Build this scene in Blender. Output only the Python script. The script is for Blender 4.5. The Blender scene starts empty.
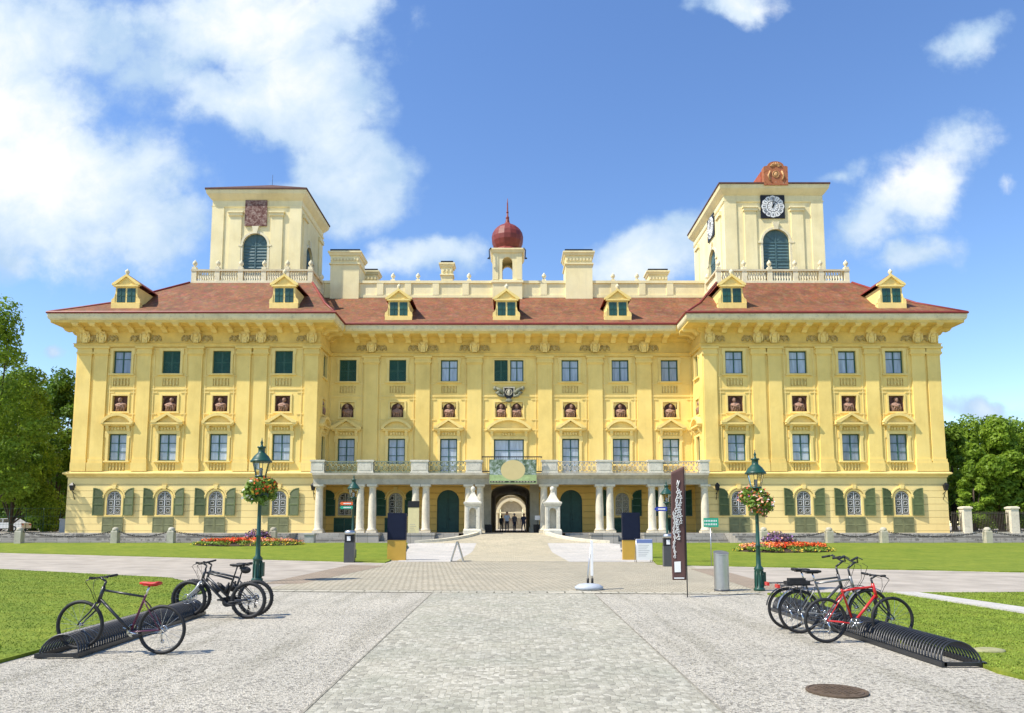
import bpy, math, random
import numpy as np
from math import sin, cos, pi, radians, sqrt, atan2
from mathutils import Vector, Matrix
random.seed(7); RNG = np.random.default_rng(7)
SC = bpy.context.scene
COL = SC.collection

# ------------------------------------------------------------------ camera model
F = 726.0; PITCH = math.atan(75 / F); EYE = 1.9
CP, SP = cos(PITCH), sin(PITCH)
def Zp(py, Y):                       # height seen at image row py on the plane at distance Y
    t = (450 - py) / F
    return EYE + Y * (SP + t * CP) / (CP - t * SP)
def Xp(px, Y, z):                    # lateral position seen at column px
    return (px - 512) * (Y * CP + (z - EYE) * SP) / F
def G(px, py, z=0.0):                # point of the ground (height z)
    t = (450 - py) / F
    dz = z - EYE
    Y = dz * (CP - t * SP) / (SP + t * CP)
    return ((px - 512) * (Y * CP + dz * SP) / F, Y)

cam = bpy.data.cameras.new('camera'); camo = bpy.data.objects.new('camera', cam)
COL.objects.link(camo); camo.location = (0, 0, EYE); camo.rotation_euler = (pi / 2 + PITCH, 0, 0)
cam.sensor_width = 36; cam.lens = F / 1024 * 36; cam.shift_y = (450 - 356.5) / 1024
cam.clip_end = 3000; cam.clip_start = 0.1
SC.camera = camo

# ------------------------------------------------------------------ materials
def _n(nt, t, **k):
    n = nt.nodes.new(t)
    for a, b in k.items(): setattr(n, a, b)
    return n
def math_node(nt, op, a, b=None, clamp=False):
    n = _n(nt, 'ShaderNodeMath', operation=op, use_clamp=clamp)
    for i, v in enumerate((a, b)):
        if v is None: continue
        if isinstance(v, (int, float)): n.inputs[i].default_value = v
        else: nt.links.new(v, n.inputs[i])
    return n.outputs[0]
def noise(nt, vec, scale, detail=4, rough=.55, out='Fac'):
    n = _n(nt, 'ShaderNodeTexNoise'); n.inputs['Scale'].default_value = scale
    n.inputs['Detail'].default_value = detail; n.inputs['Roughness'].default_value = rough
    nt.links.new(vec, n.inputs['Vector']); return n.outputs[out]
def ramp(nt, fac, stops):
    r = _n(nt, 'ShaderNodeValToRGB')
    els = r.color_ramp.elements
    while len(els) < len(stops): els.new(.5)
    for e, (p, c) in zip(els, stops):
        e.position = p; e.color = (*c, 1) if len(c) == 3 else c
    nt.links.new(fac, r.inputs[0]); return r.outputs[0]
def mixc(nt, fac, a, b, blend='MIX'):
    m = _n(nt, 'ShaderNodeMix', data_type='RGBA', blend_type=blend)
    for s, v in ((m.inputs[0], fac), (m.inputs[6], a), (m.inputs[7], b)):
        if isinstance(v, (int, float)): s.default_value = v
        elif isinstance(v, tuple): s.default_value = (*v, 1)
        else: nt.links.new(v, s)
    return m.outputs[2]
def scalec(c, k): return tuple(min(1, max(0, x * k)) for x in c)
def basemat(name, rough=.7, metal=0, spec=.4):
    m = bpy.data.materials.new(name); m.use_nodes = True
    nt = m.node_tree; b = nt.nodes['Principled BSDF']
    b.inputs['Roughness'].default_value = rough; b.inputs['Metallic'].default_value = metal
    b.inputs['Specular IOR Level'].default_value = spec
    return m, nt, b
def pos(nt): return _n(nt, 'ShaderNodeNewGeometry').outputs['Position']
def objco(nt): return _n(nt, 'ShaderNodeTexCoord').outputs['Object']
def stretch(nt, vec, s):
    m = _n(nt, 'ShaderNodeMapping'); m.inputs['Scale'].default_value = s
    nt.links.new(vec, m.inputs['Vector']); return m.outputs[0]
def bump(nt, b, h, strength=.3, dist=.02):
    n = _n(nt, 'ShaderNodeBump'); n.inputs['Strength'].default_value = strength
    n.inputs['Distance'].default_value = dist
    nt.links.new(h, n.inputs['Height']); nt.links.new(n.outputs[0], b.inputs['Normal'])
def mat(name, col, rough=.7, var=.12, scale=2., bmp=0., bscale=40., metal=0, spec=.4, dirt=0., streak=0.):
    m, nt, b = basemat(name, rough, metal, spec)
    p = pos(nt)
    c = ramp(nt, noise(nt, p, scale, 6), [(.3, scalec(col, 1 - var)), (.7, scalec(col, 1 + var))])
    if streak:
        c = mixc(nt, 1.0, c, ramp(nt, noise(nt, stretch(nt, p, (.25, .25, .16)), 1.0, 7, .7), [(.36, (.90, .88, .84)), (.5, (1, 1, 1)), (.66, (1.03, 1.05, 1.12))]), 'MULTIPLY')
        s = noise(nt, stretch(nt, p, (1.4, 1.4, .12)), 1.2, 6, .7)
        f = math_node(nt, 'MULTIPLY', ramp(nt, s, [(.5, (0, 0, 0)), (.75, (1, 1, 1))]), streak)
        c = mixc(nt, f, c, scalec(col, .55))
    if dirt:
        s = noise(nt, p, scale * 2.7, 8, .7)
        f = math_node(nt, 'MULTIPLY', ramp(nt, s, [(.52, (0, 0, 0)), (.72, (1, 1, 1))]), dirt)
        c = mixc(nt, f, c, (.10, .09, .075))
    nt.links.new(c, b.inputs['Base Color'])
    if bmp: bump(nt, b, noise(nt, p, bscale, 4, .6), bmp, .02)
    return m

M = {}
YU = (.885, .655, .215); YG = (.895, .695, .295); YT = (.885, .67, .245)
M['wall'] = mat('yellow_plaster', YU, .85, .07, .5, .12, 25, spec=.2, streak=.22, dirt=.03)
M['trim'] = mat('yellow_trim', YT, .85, .06, .9, .15, 30, spec=.2, streak=.25, dirt=.10)
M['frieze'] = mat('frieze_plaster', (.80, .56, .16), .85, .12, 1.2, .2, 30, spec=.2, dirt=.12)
M['cream'] = mat('cream_plaster', (.87, .75, .43), .85, .06, .6, .12, 25, spec=.2, streak=.25, dirt=.04)
M['creamtrim'] = mat('cream_trim', (.80, .71, .48), .85, .07, 1.2, .2, 30, spec=.2, dirt=.30, streak=.25)
M['stone'] = mat('pale_stone', (.47, .43, .33), .85, .14, 1.5, .3, 30, spec=.2, dirt=.3, streak=.3)
M['whitestone'] = mat('white_stone', (.68, .61, .46), .8, .10, 2, .2, 30, spec=.2, dirt=.35)
M['greystone'] = mat('grey_stone', (.42, .40, .37), .9, .18, 1.2, .4, 20, spec=.2, dirt=.3)
M['passage'] = mat('passage_plaster', (.42, .37, .28), .9, .15, .6, .2, 20, spec=.2, dirt=.2)
M['greenpaint'] = mat('dark_green_paint', (.03, .095, .062), .45, .2, 5, 0)
M['shutter'] = mat('green_shutter', (.115, .145, .055), .6, .18, 3, .1, 40)
M['greyshutter'] = mat('weathered_green_shutter', (.20, .205, .095), .7, .2, 2, .1, 40)
M['bluedoor'] = mat('teal_door', (.022, .085, .075), .5, .15, 3, .05)
M['tealwood'] = mat('blue_green_shutter', (.075, .14, .15), .6, .15, 3, .1)
M['shadedpatina'] = mat('shaded_patina_iron', (.22, .25, .17), .6, .25, 8, .1, metal=.2)
M['sentrystone'] = mat('weathered_carved_stone', (.64, .60, .49), .85, .12, 2.5, .3, 25, spec=.2, dirt=.4)
M['iron'] = mat('dark_iron', (.02, .02, .022), .45, .2, 8, 0, metal=.3)
M['whiteiron'] = mat('pale_window_grille', (.56, .57, .56), .5, .05, 8)
M['bust'] = mat('terracotta_bust', (.33, .19, .13), .7, .25, 6, .3, 30, dirt=.15)
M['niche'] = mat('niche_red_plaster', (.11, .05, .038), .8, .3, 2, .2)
M['darkred'] = mat('red_gutter_metal', (.22, .035, .025), .5, .15, 3)
M['lamp_green'] = mat('lamp_green_paint', (.012, .060, .040), .38, .15, 6, .05, spec=.5)
M['black'] = mat('black_rubber', (.016, .016, .017), .6, .2, 10, .1)
M['blackpaint'] = mat('black_paint', (.02, .021, .024), .35, .2, 8, .0, spec=.5)
M['steel'] = mat('brushed_steel', (.50, .50, .50), .38, .05, 10, .02, 80, metal=1)
M['chrome'] = mat('chrome', (.6, .6, .6), .2, .05, 10, metal=1)
M['white'] = mat('white_paint', (.78, .78, .76), .5, .04, 2)
M['skin'] = mat('skin', (.50, .28, .19), .6, .05, 3)
M['red'] = mat('red_frame_paint', (.50, .025, .022), .3, .08, 4, spec=.5)
M['soil'] = mat('soil', (.06, .04, .025), .95, .3, 6, .5, 20)
M['bark'] = mat('bark', (.075, .055, .038), .95, .3, 4, .7, 12)

def m_ground_floor(name='rusticated_yellow_plaster', YG=None):
    m, nt, b = basemat(name, .85, 0, .2)
    p = pos(nt)
    c = ramp(nt, noise(nt, p, .4, 6), [(.3, scalec(YG, .95)), (.7, scalec(YG, 1.04))])
    s = _n(nt, 'ShaderNodeSeparateXYZ'); nt.links.new(p, s.inputs[0])
    fr = math_node(nt, 'FRACT', math_node(nt, 'DIVIDE', math_node(nt, 'ADD', s.outputs[2], -1.36), .60))
    d = math_node(nt, 'ABSOLUTE', math_node(nt, 'SUBTRACT', fr, .5))
    g = ramp(nt, d, [(.435, (0, 0, 0)), (.47, (1, 1, 1))])
    c = mixc(nt, math_node(nt, 'MULTIPLY', g, .35), c, scalec(YG, .55))
    st = noise(nt, stretch(nt, p, (1.2, 1.2, .1)), 1.1, 6, .7)
    c = mixc(nt, math_node(nt, 'MULTIPLY', ramp(nt, st, [(.5, (0, 0, 0)), (.75, (1, 1, 1))]), .22), c, scalec(YG, .6))
    nt.links.new(c, b.inputs['Base Color'])
    h = math_node(nt, 'SUBTRACT', 1.0, g)
    bump(nt, b, h, .8, .06)
    return m
M['ground_floor'] = m_ground_floor(YG=YG); M['arcade'] = m_ground_floor('bounce_lit_arcade_plaster', (.92, .61, .18))  # arcade: ground-floor plaster with warm bounced light mixed into its colour

def m_roof():
    m, nt, b = basemat('red_brown_roof_tiles', .75, 0, .3)
    p = pos(nt)
    s = _n(nt, 'ShaderNodeSeparateXYZ'); nt.links.new(p, s.inputs[0])
    big = noise(nt, p, .35, 5, .6); fine = noise(nt, stretch(nt, p, (4, 1, 6)), 1.3, 5, .7)
    c = ramp(nt, big, [(.30, (.165, .070, .030)), (.52, (.30, .116, .046)), (.75, (.255, .125, .056))])
    c = mixc(nt, math_node(nt, 'MULTIPLY', ramp(nt, fine, [(.42, (0, 0, 0)), (.7, (1, 1, 1))]), .75), c, (.12, .055, .035))
    row = math_node(nt, 'FRACT', math_node(nt, 'MULTIPLY', s.outputs[2], 6.0))
    c = mixc(nt, math_node(nt, 'MULTIPLY', math_node(nt, 'LESS_THAN', row, .22), .35), c, (.09, .035, .025))
    bx = _n(nt, 'ShaderNodeTexVoronoi'); bx.inputs['Scale'].default_value = 3.2
    nt.links.new(p, bx.inputs['Vector'])
    pk = noise(nt, stretch(nt, p, (.9, .9, .35)), 1.1, 7, .75)
    c = mixc(nt, math_node(nt, 'MULTIPLY', ramp(nt, pk, [(.5, (0, 0, 0)), (.68, (1, 1, 1))]), .5), c, (.42, .21, .12))
    c = mixc(nt, .3, c, mixc(nt, 1.0, c, bx.outputs['Color'], 'MULTIPLY'))
    nt.links.new(c, b.inputs['Base Color'])
    bump(nt, b, row, .5, .05)
    return m
M['roof'] = m_roof()

def m_glass(name, base, rough=.06):
    m, nt, b = basemat(name, rough, 0, .6)
    p = pos(nt)
    c = ramp(nt, noise(nt, stretch(nt, p, (2.2, 1, .35)), 1.6, 3), [(.3, scalec(base, .72)), (.7, scalec(base, 1.2))])
    rnd = _n(nt, 'ShaderNodeObjectInfo').outputs['Random']
    c = mixc(nt, 1.0, c, ramp(nt, rnd, [(0, (.55, .58, .62)), (.35, (.95, .95, .95)), (.7, (1.25, 1.25, 1.22)), (1, (.8, .82, .86))]), 'MULTIPLY')
    nt.links.new(c, b.inputs['Base Color'])
    bump(nt, b, noise(nt, p, 1.1, 1), .03, .3)
    return m
M['pane'] = m_glass('window_pane_over_curtain', (.36, .42, .50))
M['darkpane'] = m_glass('dark_pane', (.04, .05, .055))
M['greenpane'] = m_glass('green_dormer_shutter', (.012, .075, .055), .4)
M['carglass'] = m_glass('car_glass', (.03, .035, .04))
def m_lampglass():
    m, nt, b = basemat('lantern_glass', .12, 0, .5)
    b.inputs['Base Color'].default_value = (.9, .92, .9, 1); b.inputs['Transmission Weight'].default_value = 1.0
    b.inputs['IOR'].default_value = 1.04
    return m
M['lampglass'] = m_lampglass()

def m_gravel():
    m, nt, b = basemat('pale_gravel', .95, 0, .15)
    p = pos(nt)
    v = _n(nt, 'ShaderNodeTexVoronoi'); v.inputs['Scale'].default_value = 50; nt.links.new(p, v.inputs['Vector'])
    v2 = _n(nt, 'ShaderNodeTexVoronoi'); v2.inputs['Scale'].default_value = 24; nt.links.new(p, v2.inputs['Vector'])
    sp = _n(nt, 'ShaderNodeSeparateColor'); nt.links.new(v.outputs['Color'], sp.inputs[0])
    c = ramp(nt, sp.outputs[0], [(.02, (.22, .20, .155)), (.18, (.54, .498, .41)), (.6, (.65, .60, .50)), (1, (.78, .725, .615))])
    sp2 = _n(nt, 'ShaderNodeSeparateColor'); nt.links.new(v2.outputs['Color'], sp2.inputs[0])
    c = mixc(nt, math_node(nt, 'MULTIPLY', math_node(nt, 'LESS_THAN', sp2.outputs[1], .16), .55), c, (.20, .185, .165))
    d = noise(nt, p, 34, 5, .8)
    c = mixc(nt, math_node(nt, 'MULTIPLY', ramp(nt, d, [(.5, (0, 0, 0)), (.68, (1, 1, 1))]), .5), c, (.27, .25, .215))
    big = noise(nt, p, .45, 5, .6)
    c = mixc(nt, 1.0, c, ramp(nt, big, [(.3, (.84, .84, .82)), (.7, (1.03, 1.02, .99))]), 'MULTIPLY')
    trk = noise(nt, stretch(nt, p, (1.3, .09, 1)), 1.2, 4, .6)
    c = mixc(nt, 1.0, c, ramp(nt, trk, [(.36, (.82, .82, .80)), (.5, (1, 1, 1))]), 'MULTIPLY')
    nt.links.new(c, b.inputs['Base Color'])
    h = math_node(nt, 'ADD', v.outputs['Distance'], math_node(nt, 'MULTIPLY', d, 1.5))
    bump(nt, b, h, .8, .03)
    return m
M['gravel'] = m_gravel()

def m_setts(name, c1, c2, mortar, w=.13, rowh=.11, rot=0., moss=0., msize=.014):
    m, nt, b = basemat(name, .85, 0, .25)
    p = pos(nt)
    mp = _n(nt, 'ShaderNodeMapping'); mp.inputs['Rotation'].default_value = (0, 0, rot); nt.links.new(p, mp.inputs['Vector'])
    wn = noise(nt, p, 2.2, 3, .6, 'Color')
    vm = _n(nt, 'ShaderNodeVectorMath', operation='SUBTRACT'); nt.links.new(wn, vm.inputs[0]); vm.inputs[1].default_value = (.5, .5, .5)
    vs = _n(nt, 'ShaderNodeVectorMath', operation='SCALE'); nt.links.new(vm.outputs[0], vs.inputs[0]); vs.inputs['Scale'].default_value = .10
    va = _n(nt, 'ShaderNodeVectorMath', operation='ADD'); nt.links.new(mp.outputs[0], va.inputs[0]); nt.links.new(vs.outputs[0], va.inputs[1])
    br = _n(nt, 'ShaderNodeTexBrick'); nt.links.new(va.outputs[0], br.inputs['Vector'])
    br.inputs['Scale'].default_value = 1; br.inputs['Brick Width'].default_value = w; br.inputs['Row Height'].default_value = rowh
    br.inputs['Mortar Size'].default_value = msize; br.inputs['Mortar Smooth'].default_value = .6
    br.inputs['Color1'].default_value = (*c1, 1); br.inputs['Color2'].default_value = (*c2, 1); br.inputs['Mortar'].default_value = (*mortar, 1)
    c = br.outputs['Color']
    f = noise(nt, p, 30, 5, .7)
    c = mixc(nt, .55, c, mixc(nt, 1.0, c, ramp(nt, f, [(.35, (.45, .45, .45)), (.65, (1.15, 1.12, 1.08))]), 'MULTIPLY'))
    big = noise(nt, p, .55, 6, .65)
    c = mixc(nt, 1.0, c, ramp(nt, big, [(.28, (.78, .79, .76)), (.72, (1.05, 1.02, .96))]), 'MULTIPLY')
    if moss:
        k = noise(nt, p, 1.7, 7, .75)
        c = mixc(nt, math_node(nt, 'MULTIPLY', ramp(nt, k, [(.5, (0, 0, 0)), (.7, (1, 1, 1))]), moss), c, (.17, .185, .12))
    nt.links.new(c, b.inputs['Base Color'])
    h = math_node(nt, 'SUBTRACT', math_node(nt, 'MULTIPLY', f, .4), br.outputs['Fac'])
    bump(nt, b, h, .6, .02)
    return m
def m_cobble():
    m, nt, b = basemat('granite_cobbles', .85, 0, .25); p = pos(nt)
    q = stretch(nt, p, (1., .86, 1.))
    def vor(feat, sc, rnd=.60):
        v = _n(nt, 'ShaderNodeTexVoronoi', feature=feat); v.inputs['Scale'].default_value = sc; v.inputs['Randomness'].default_value = rnd
        nt.links.new(q, v.inputs['Vector']); return v
    v1 = vor('F1', 13.5); v2 = vor('DISTANCE_TO_EDGE', 13.5)
    s = _n(nt, 'ShaderNodeSeparateColor'); nt.links.new(v1.outputs['Color'], s.inputs[0])
    c = ramp(nt, s.outputs[0], [(0, (.31, .295, .25)), (.35, (.42, .40, .335)), (.75, (.49, .468, .395)), (1, (.58, .555, .48))])
    f = noise(nt, p, 38, 5, .75)
    c = mixc(nt, .6, c, mixc(nt, 1.0, c, ramp(nt, f, [(.35, (.5, .5, .5)), (.65, (1.15, 1.12, 1.08))]), 'MULTIPLY'))
    j = ramp(nt, v2.outputs['Distance'], [(.02, (1, 1, 1)), (.085, (0, 0, 0))])
    gap = noise(nt, p, 1.6, 6, .7)
    c = mixc(nt, math_node(nt, 'MULTIPLY', j, ramp(nt, gap, [(.42, (.06, .06, .06)), (.7, (.75, .75, .75))])), c, (.20, .185, .135))
    k = noise(nt, p, .9, 7, .75)
    c = mixc(nt, math_node(nt, 'MULTIPLY', ramp(nt, k, [(.46, (0, 0, 0)), (.7, (1, 1, 1))]), .5), c, (.27, .275, .205))
    big = noise(nt, p, .4, 5, .6)
    c = mixc(nt, 1.0, c, ramp(nt, big, [(.3, (.86, .87, .84)), (.7, (1.06, 1.04, .98))]), 'MULTIPLY')
    nt.links.new(c, b.inputs['Base Color'])
    h = math_node(nt, 'SUBTRACT', math_node(nt, 'MULTIPLY', f, .5), j)
    bump(nt, b, h, .45, .02); return m
M['setts'] = m_cobble()
M['plaza'] = m_setts('plaza_setts', (.53, .485, .385), (.45, .41, .325), (.25, .22, .16), .22, .2, radians(22), msize=.02)
M['rampsetts'] = m_setts('ramp_setts', (.62, .56, .42), (.52, .47, .36), (.34, .30, .22), .22, .2, msize=.018)
M['brown'] = m_setts('brown_paving', (.43, .35, .27), (.36, .29, .23), (.22, .18, .14), .2, .1, radians(22))
M['slab'] = m_setts('pale_slabs', (.60, .58, .555), (.56, .54, .52), (.43, .41, .39), .8, .8, msize=.012)
M['kerb'] = m_setts('kerb_stones', (.60, .56, .46), (.44, .42, .35), (.19, .18, .14), .5, .5, msize=.03)
M['ashlar'] = m_setts('ashlar', (.47, .45, .41), (.37, .355, .325), (.22, .21, .19), .9, .24, msize=.02)

def m_grass(name, a, bcol, ccol):
    m, nt, b = basemat(name, .9, 0, .15)
    p = pos(nt)
    f = noise(nt, p, 26, 6, .8); big = noise(nt, p, .5, 5, .6); mid = noise(nt, p, 4, 5, .65)
    c = ramp(nt, f, [(.28, a), (.5, bcol), (.72, ccol)])
    c = mixc(nt, 1.0, c, ramp(nt, noise(nt, p, 1.6, 6, .75), [(.3, (.72, .80, .68)), (.7, (1.22, 1.12, 1.1))]), 'MULTIPLY')
    c = mixc(nt, 1.0, c, ramp(nt, big, [(.3, (.80, .86, .74)), (.7, (1.14, 1.04, 1.0))]), 'MULTIPLY')
    c = mixc(nt, 1.0, c, ramp(nt, mid, [(.3, (.82, .85, .8)), (.7, (1.08, 1.06, 1.0))]), 'MULTIPLY')
    nt.links.new(c, b.inputs['Base Color'])
    bump(nt, b, f, .5, .03)
    return m
M['lawn'] = m_grass('lawn', (.115, .165, .022), (.180, .238, .032), (.26, .31, .052))
M['blade'] = mat('grass_blade', (.20, .272, .034), .7, .35, 1.5, spec=.2)
M['earth'] = m_grass('far_ground', (.10, .10, .05), (.16, .15, .09), (.2, .18, .12))

def m_leaf(name, dark, light, scale=.45, trans=.3):
    m, nt, b = basemat(name, .55, 0, .3)
    p = pos(nt)
    f = noise(nt, p, scale, 4, .6); g = noise(nt, p, 7, 2)
    k = math_node(nt, 'ADD', math_node(nt, 'MULTIPLY', f, .7), math_node(nt, 'MULTIPLY', g, .3))
    c = ramp(nt, k, [(.33, dark), (.64, light)])
    nt.links.new(c, b.inputs['Base Color'])
    t = _n(nt, 'ShaderNodeBsdfTranslucent'); nt.links.new(c, t.inputs[0])
    mx = _n(nt, 'ShaderNodeMixShader'); mx.inputs[0].default_value = trans
    nt.links.new(b.outputs[0], mx.inputs[1]); nt.links.new(t.outputs[0], mx.inputs[2])
    nt.links.new(mx.outputs[0], nt.nodes['Material Output'].inputs[0])
    return m
M['leafdark'] = m_leaf('dark_leaves', (.060, .125, .014), (.15, .255, .028), trans=.45)
M['leafmid'] = m_leaf('mid_leaves', (.10, .175, .014), (.28, .41, .038), trans=.48)
M['leafbright'] = m_leaf('bright_leaves', (.11, .20, .015), (.31, .44, .042), trans=.48)
M['leafplant'] = m_leaf('basket_leaves', (.10, .19, .02), (.28, .40, .07), 4)
M['leafpurple'] = m_leaf('purple_leaves', (.075, .05, .06), (.20, .14, .17), 4)
def flower(name, col): return mat(name, col, .6, .2, 9, spec=.2)
M['joint'] = mat('earthy_joint', (.24, .22, .17), .95, .4, 6, .3, 30)
M['f_red'] = flower('red_petals', (.68, .045, .015)); M['f_orange'] = flower('orange_petals', (.85, .20, .05))
M['f_white'] = flower('white_petals', (.85, .82, .75)); M['f_pink'] = flower('pink_petals', (.80, .34, .24))
M['f_yellow'] = flower('yellow_petals', (.75, .50, .06)); M['f_purple'] = flower('purple_petals', (.30, .14, .38))

# ------------------------------------------------------------------ mesh builder
class MB:
    def __init__(s): s.V = []; s.F = []; s.I = []; s.mi = 0; s.f = None; s.S = []; s.sm = False
    def add(s, pts, faces, sm=None):
        o = len(s.V)
        s.V += [s.f(*p) for p in pts] if s.f else [tuple(p) for p in pts]
        for fc in faces:
            s.F.append([o + i for i in fc]); s.I.append(s.mi); s.S.append(s.sm if sm is None else sm)
        return s
    def poly(s, pts): return s.add(pts, [list(range(len(pts)))])
    def box(s, x0, x1, y0, y1, z0, z1):
        return s.add([(x0,y0,z0),(x1,y0,z0),(x1,y1,z0),(x0,y1,z0),(x0,y0,z1),(x1,y0,z1),(x1,y1,z1),(x0,y1,z1)],
                     [(0,1,5,4),(1,2,6,5),(2,3,7,6),(3,0,4,7),(4,5,6,7),(3,2,1,0)])
    def taper(s, x0, x1, y0, y1, z0, z1, k):
        cx, cy = (x0+x1)/2, (y0+y1)/2
        q = lambda v, c: c + (v - c) * k
        return s.add([(x0,y0,z0),(x1,y0,z0),(x1,y1,z0),(x0,y1,z0),(q(x0,cx),q(y0,cy),z1),(q(x1,cx),q(y0,cy),z1),(q(x1,cx),q(y1,cy),z1),(q(x0,cx),q(y1,cy),z1)],
                     [(0,1,5,4),(1,2,6,5),(2,3,7,6),(3,0,4,7),(4,5,6,7),(3,2,1,0)])
    def prism(s, pts, y0, y1, ax='y'):          # polygon in (x,z), or (y,z) for ax 'x', or (x,y) for ax 'z', extruded
        n = len(pts)
        w = {'y': lambda a, b, d: (a, d, b), 'x': lambda a, b, d: (d, a, b), 'z': lambda a, b, d: (a, b, d)}[ax]
        V = [w(a, b, y0) for a, b in pts] + [w(a, b, y1) for a, b in pts]
        return s.add(V, [list(range(n))[::-1], list(range(n, 2*n))] + [(i, (i+1) % n, n + (i+1) % n, n + i) for i in range(n)])
    def ring(s, x0, x1, y0, y1, prof, close=True):   # profile (offset, z) swept round a rectangle
        V = []; n = len(prof)
        for o, z in prof: V += [(x0-o, y0-o, z), (x1+o, y0-o, z), (x1+o, y1+o, z), (x0-o, y1+o, z)]
        Fs = [(4*i+k, 4*i+(k+1) % 4, 4*i+4+(k+1) % 4, 4*i+4+k) for i in range(n-1) for k in range(4)]
        if close: Fs += [(0, 3, 2, 1), (4*n-4, 4*n-3, 4*n-2, 4*n-1)]
        return s.add(V, Fs)
    def lathe(s, prof, c=(0, 0, 0), n=16, ph=0., sm=True, rx=1., ry=1.):
        V = []; k = len(prof)
        for r, z in prof:
            V += [(c[0] + rx*r*cos(ph + 2*pi*i/n), c[1] + ry*r*sin(ph + 2*pi*i/n), c[2] + z) for i in range(n)]
        Fs = [(j*n+i, j*n+(i+1) % n, (j+1)*n+(i+1) % n, (j+1)*n+i) for j in range(k-1) for i in range(n)]
        s.add(V, Fs, sm)
        o = len(s.V) - len(V)
        s.F.append([o + i for i in range(n)][::-1]); s.F.append([o + (k-1)*n + i for i in range(n)])
        s.I += [s.mi]*2; s.S += [False]*2
        return s
    def tube(s, path, r, n=8, closed=False, sm=True, caps=True):
        P = [Vector(p) for p in path]; m = len(P)
        R = r if isinstance(r, (list, tuple)) else [r]*m
        V = []; up = None
        for i, p in enumerate(P):
            a = P[(i-1) % m] if (closed or i) else p; b = P[(i+1) % m] if (closed or i < m-1) else p
            t = (b - a).normalized()
            if up is None: up = Vector((0, 0, 1)) if abs(t.z) < .9 else Vector((1, 0, 0))
            u = (up - t * up.dot(t))
            if u.length < 1e-5: u = t.orthogonal()
            u.normalize(); w = t.cross(u); up = u
            V += [tuple(p + (u*cos(2*pi*k/n) + w*sin(2*pi*k/n))*R[i]) for k in range(n)]
        Fs = [(j*n+i, j*n+(i+1) % n, ((j+1) % m)*n+(i+1) % n, ((j+1) % m)*n+i) for j in range(m if closed else m-1) for i in range(n)]
        s.add(V, Fs, sm)
        if not closed and caps:
            o = len(s.V) - len(V)
            s.F.append([o+i for i in range(n)][::-1]); s.F.append([o+(m-1)*n+i for i in range(n)])
            s.I += [s.mi]*2; s.S += [False]*2
        return s
    def torus(s, c, R, r, ax='y', n=32, k=8):
        f = {'y': lambda a, b: (c[0]+R*cos(a), c[1], c[2]+R*sin(a)), 'z': lambda a, b: (c[0]+R*cos(a), c[1]+R*sin(a), c[2]), 'x': lambda a, b: (c[0], c[1]+R*cos(a), c[2]+R*sin(a))}[ax]
        return s.tube([f(2*pi*i/n, 0) for i in range(n)], r, k, closed=True)
    def ball(s, c, rx, ry=None, rz=None, n=10, k=7):
        ry = ry or rx; rz = rz or rx
        prof = [(sin(pi*j/k)*1.0 + (1e-3 if j in (0, k) else 0), -cos(pi*j/k)) for j in range(k+1)]
        return s.add([(c[0]+rx*r*cos(2*pi*i/n), c[1]+ry*r*sin(2*pi*i/n), c[2]+rz*z) for r, z in prof for i in range(n)],
                     [(j*n+i, j*n+(i+1) % n, (j+1)*n+(i+1) % n, (j+1)*n+i) for j in range(k) for i in range(n)], True)
    def mesh(s, name, mats):
        me = bpy.data.meshes.new(name); me.from_pydata(s.V, [], s.F)
        for m in (mats if isinstance(mats, (list, tuple)) else [mats]): me.materials.append(M[m] if isinstance(m, str) else m)
        me.polygons.foreach_set('material_index', s.I)
        me.polygons.foreach_set('use_smooth', s.S)
        me.update(); return me
    def build(s, name, mats, parent=None, off=None):
        return inst(name, s.mesh(name, mats), parent, off or (0, 0, 0))

WO = {}
def inst(name, me, parent=None, loc=(0, 0, 0), rz=0., scale=None):
    """loc is given in the coordinates the thing was designed in; parents keep their own origin offset"""
    o = bpy.data.objects.new(name, me); COL.objects.link(o)
    l = Vector(loc)
    if parent is not None:
        o.parent = parent; l = l - Vector(WO.get(parent.name, (0, 0, 0)))
    o.location = l; o.rotation_euler = (0, 0, rz)
    if scale: o.scale = scale
    WO[o.name] = (0, 0, 0)
    if parent is not None and not rz and parent.name in WO and Vector(loc).length == 0:
        WO[o.name] = (0, 0, 0)
        o.location = l
    return o
def tag(o, label=None, cat=None, group=None, kind=None):
    for k, v in (('label', label), ('category', cat), ('group', group), ('kind', kind)):
        if v: o[k] = v
    return o
def empty(name, loc=(0, 0, 0), rz=0., origin=None):
    o = bpy.data.objects.new(name, None); COL.objects.link(o); o.location = loc; o.rotation_euler = (0, 0, rz)
    o.empty_display_size = .3; WO[o.name] = origin or (0, 0, 0); return o
def thing(name, label, cat, loc=(0, 0, 0), rz=0., group=None, origin=None):
    return tag(empty(name, loc, rz, origin), label, cat, group)
def kids(o): return [c for c in COL.objects if c.parent == o]
def dup(root, loc, rz=0., label=None, scale=None):
    def cp(o, par):
        c = o.copy(); COL.objects.link(c)
        if par: c.parent = par
        for ch in kids(o): cp(ch, c)
        return c
    r = cp(root, None); r.location = loc; r.rotation_euler = (0, 0, rz)
    if label: r['label'] = label
    if scale: r.scale = (scale,)*3
    return r
def structure(name, mb, mats, off=None):
    return tag(mb.build(name, mats, None, off), kind='structure')

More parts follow.
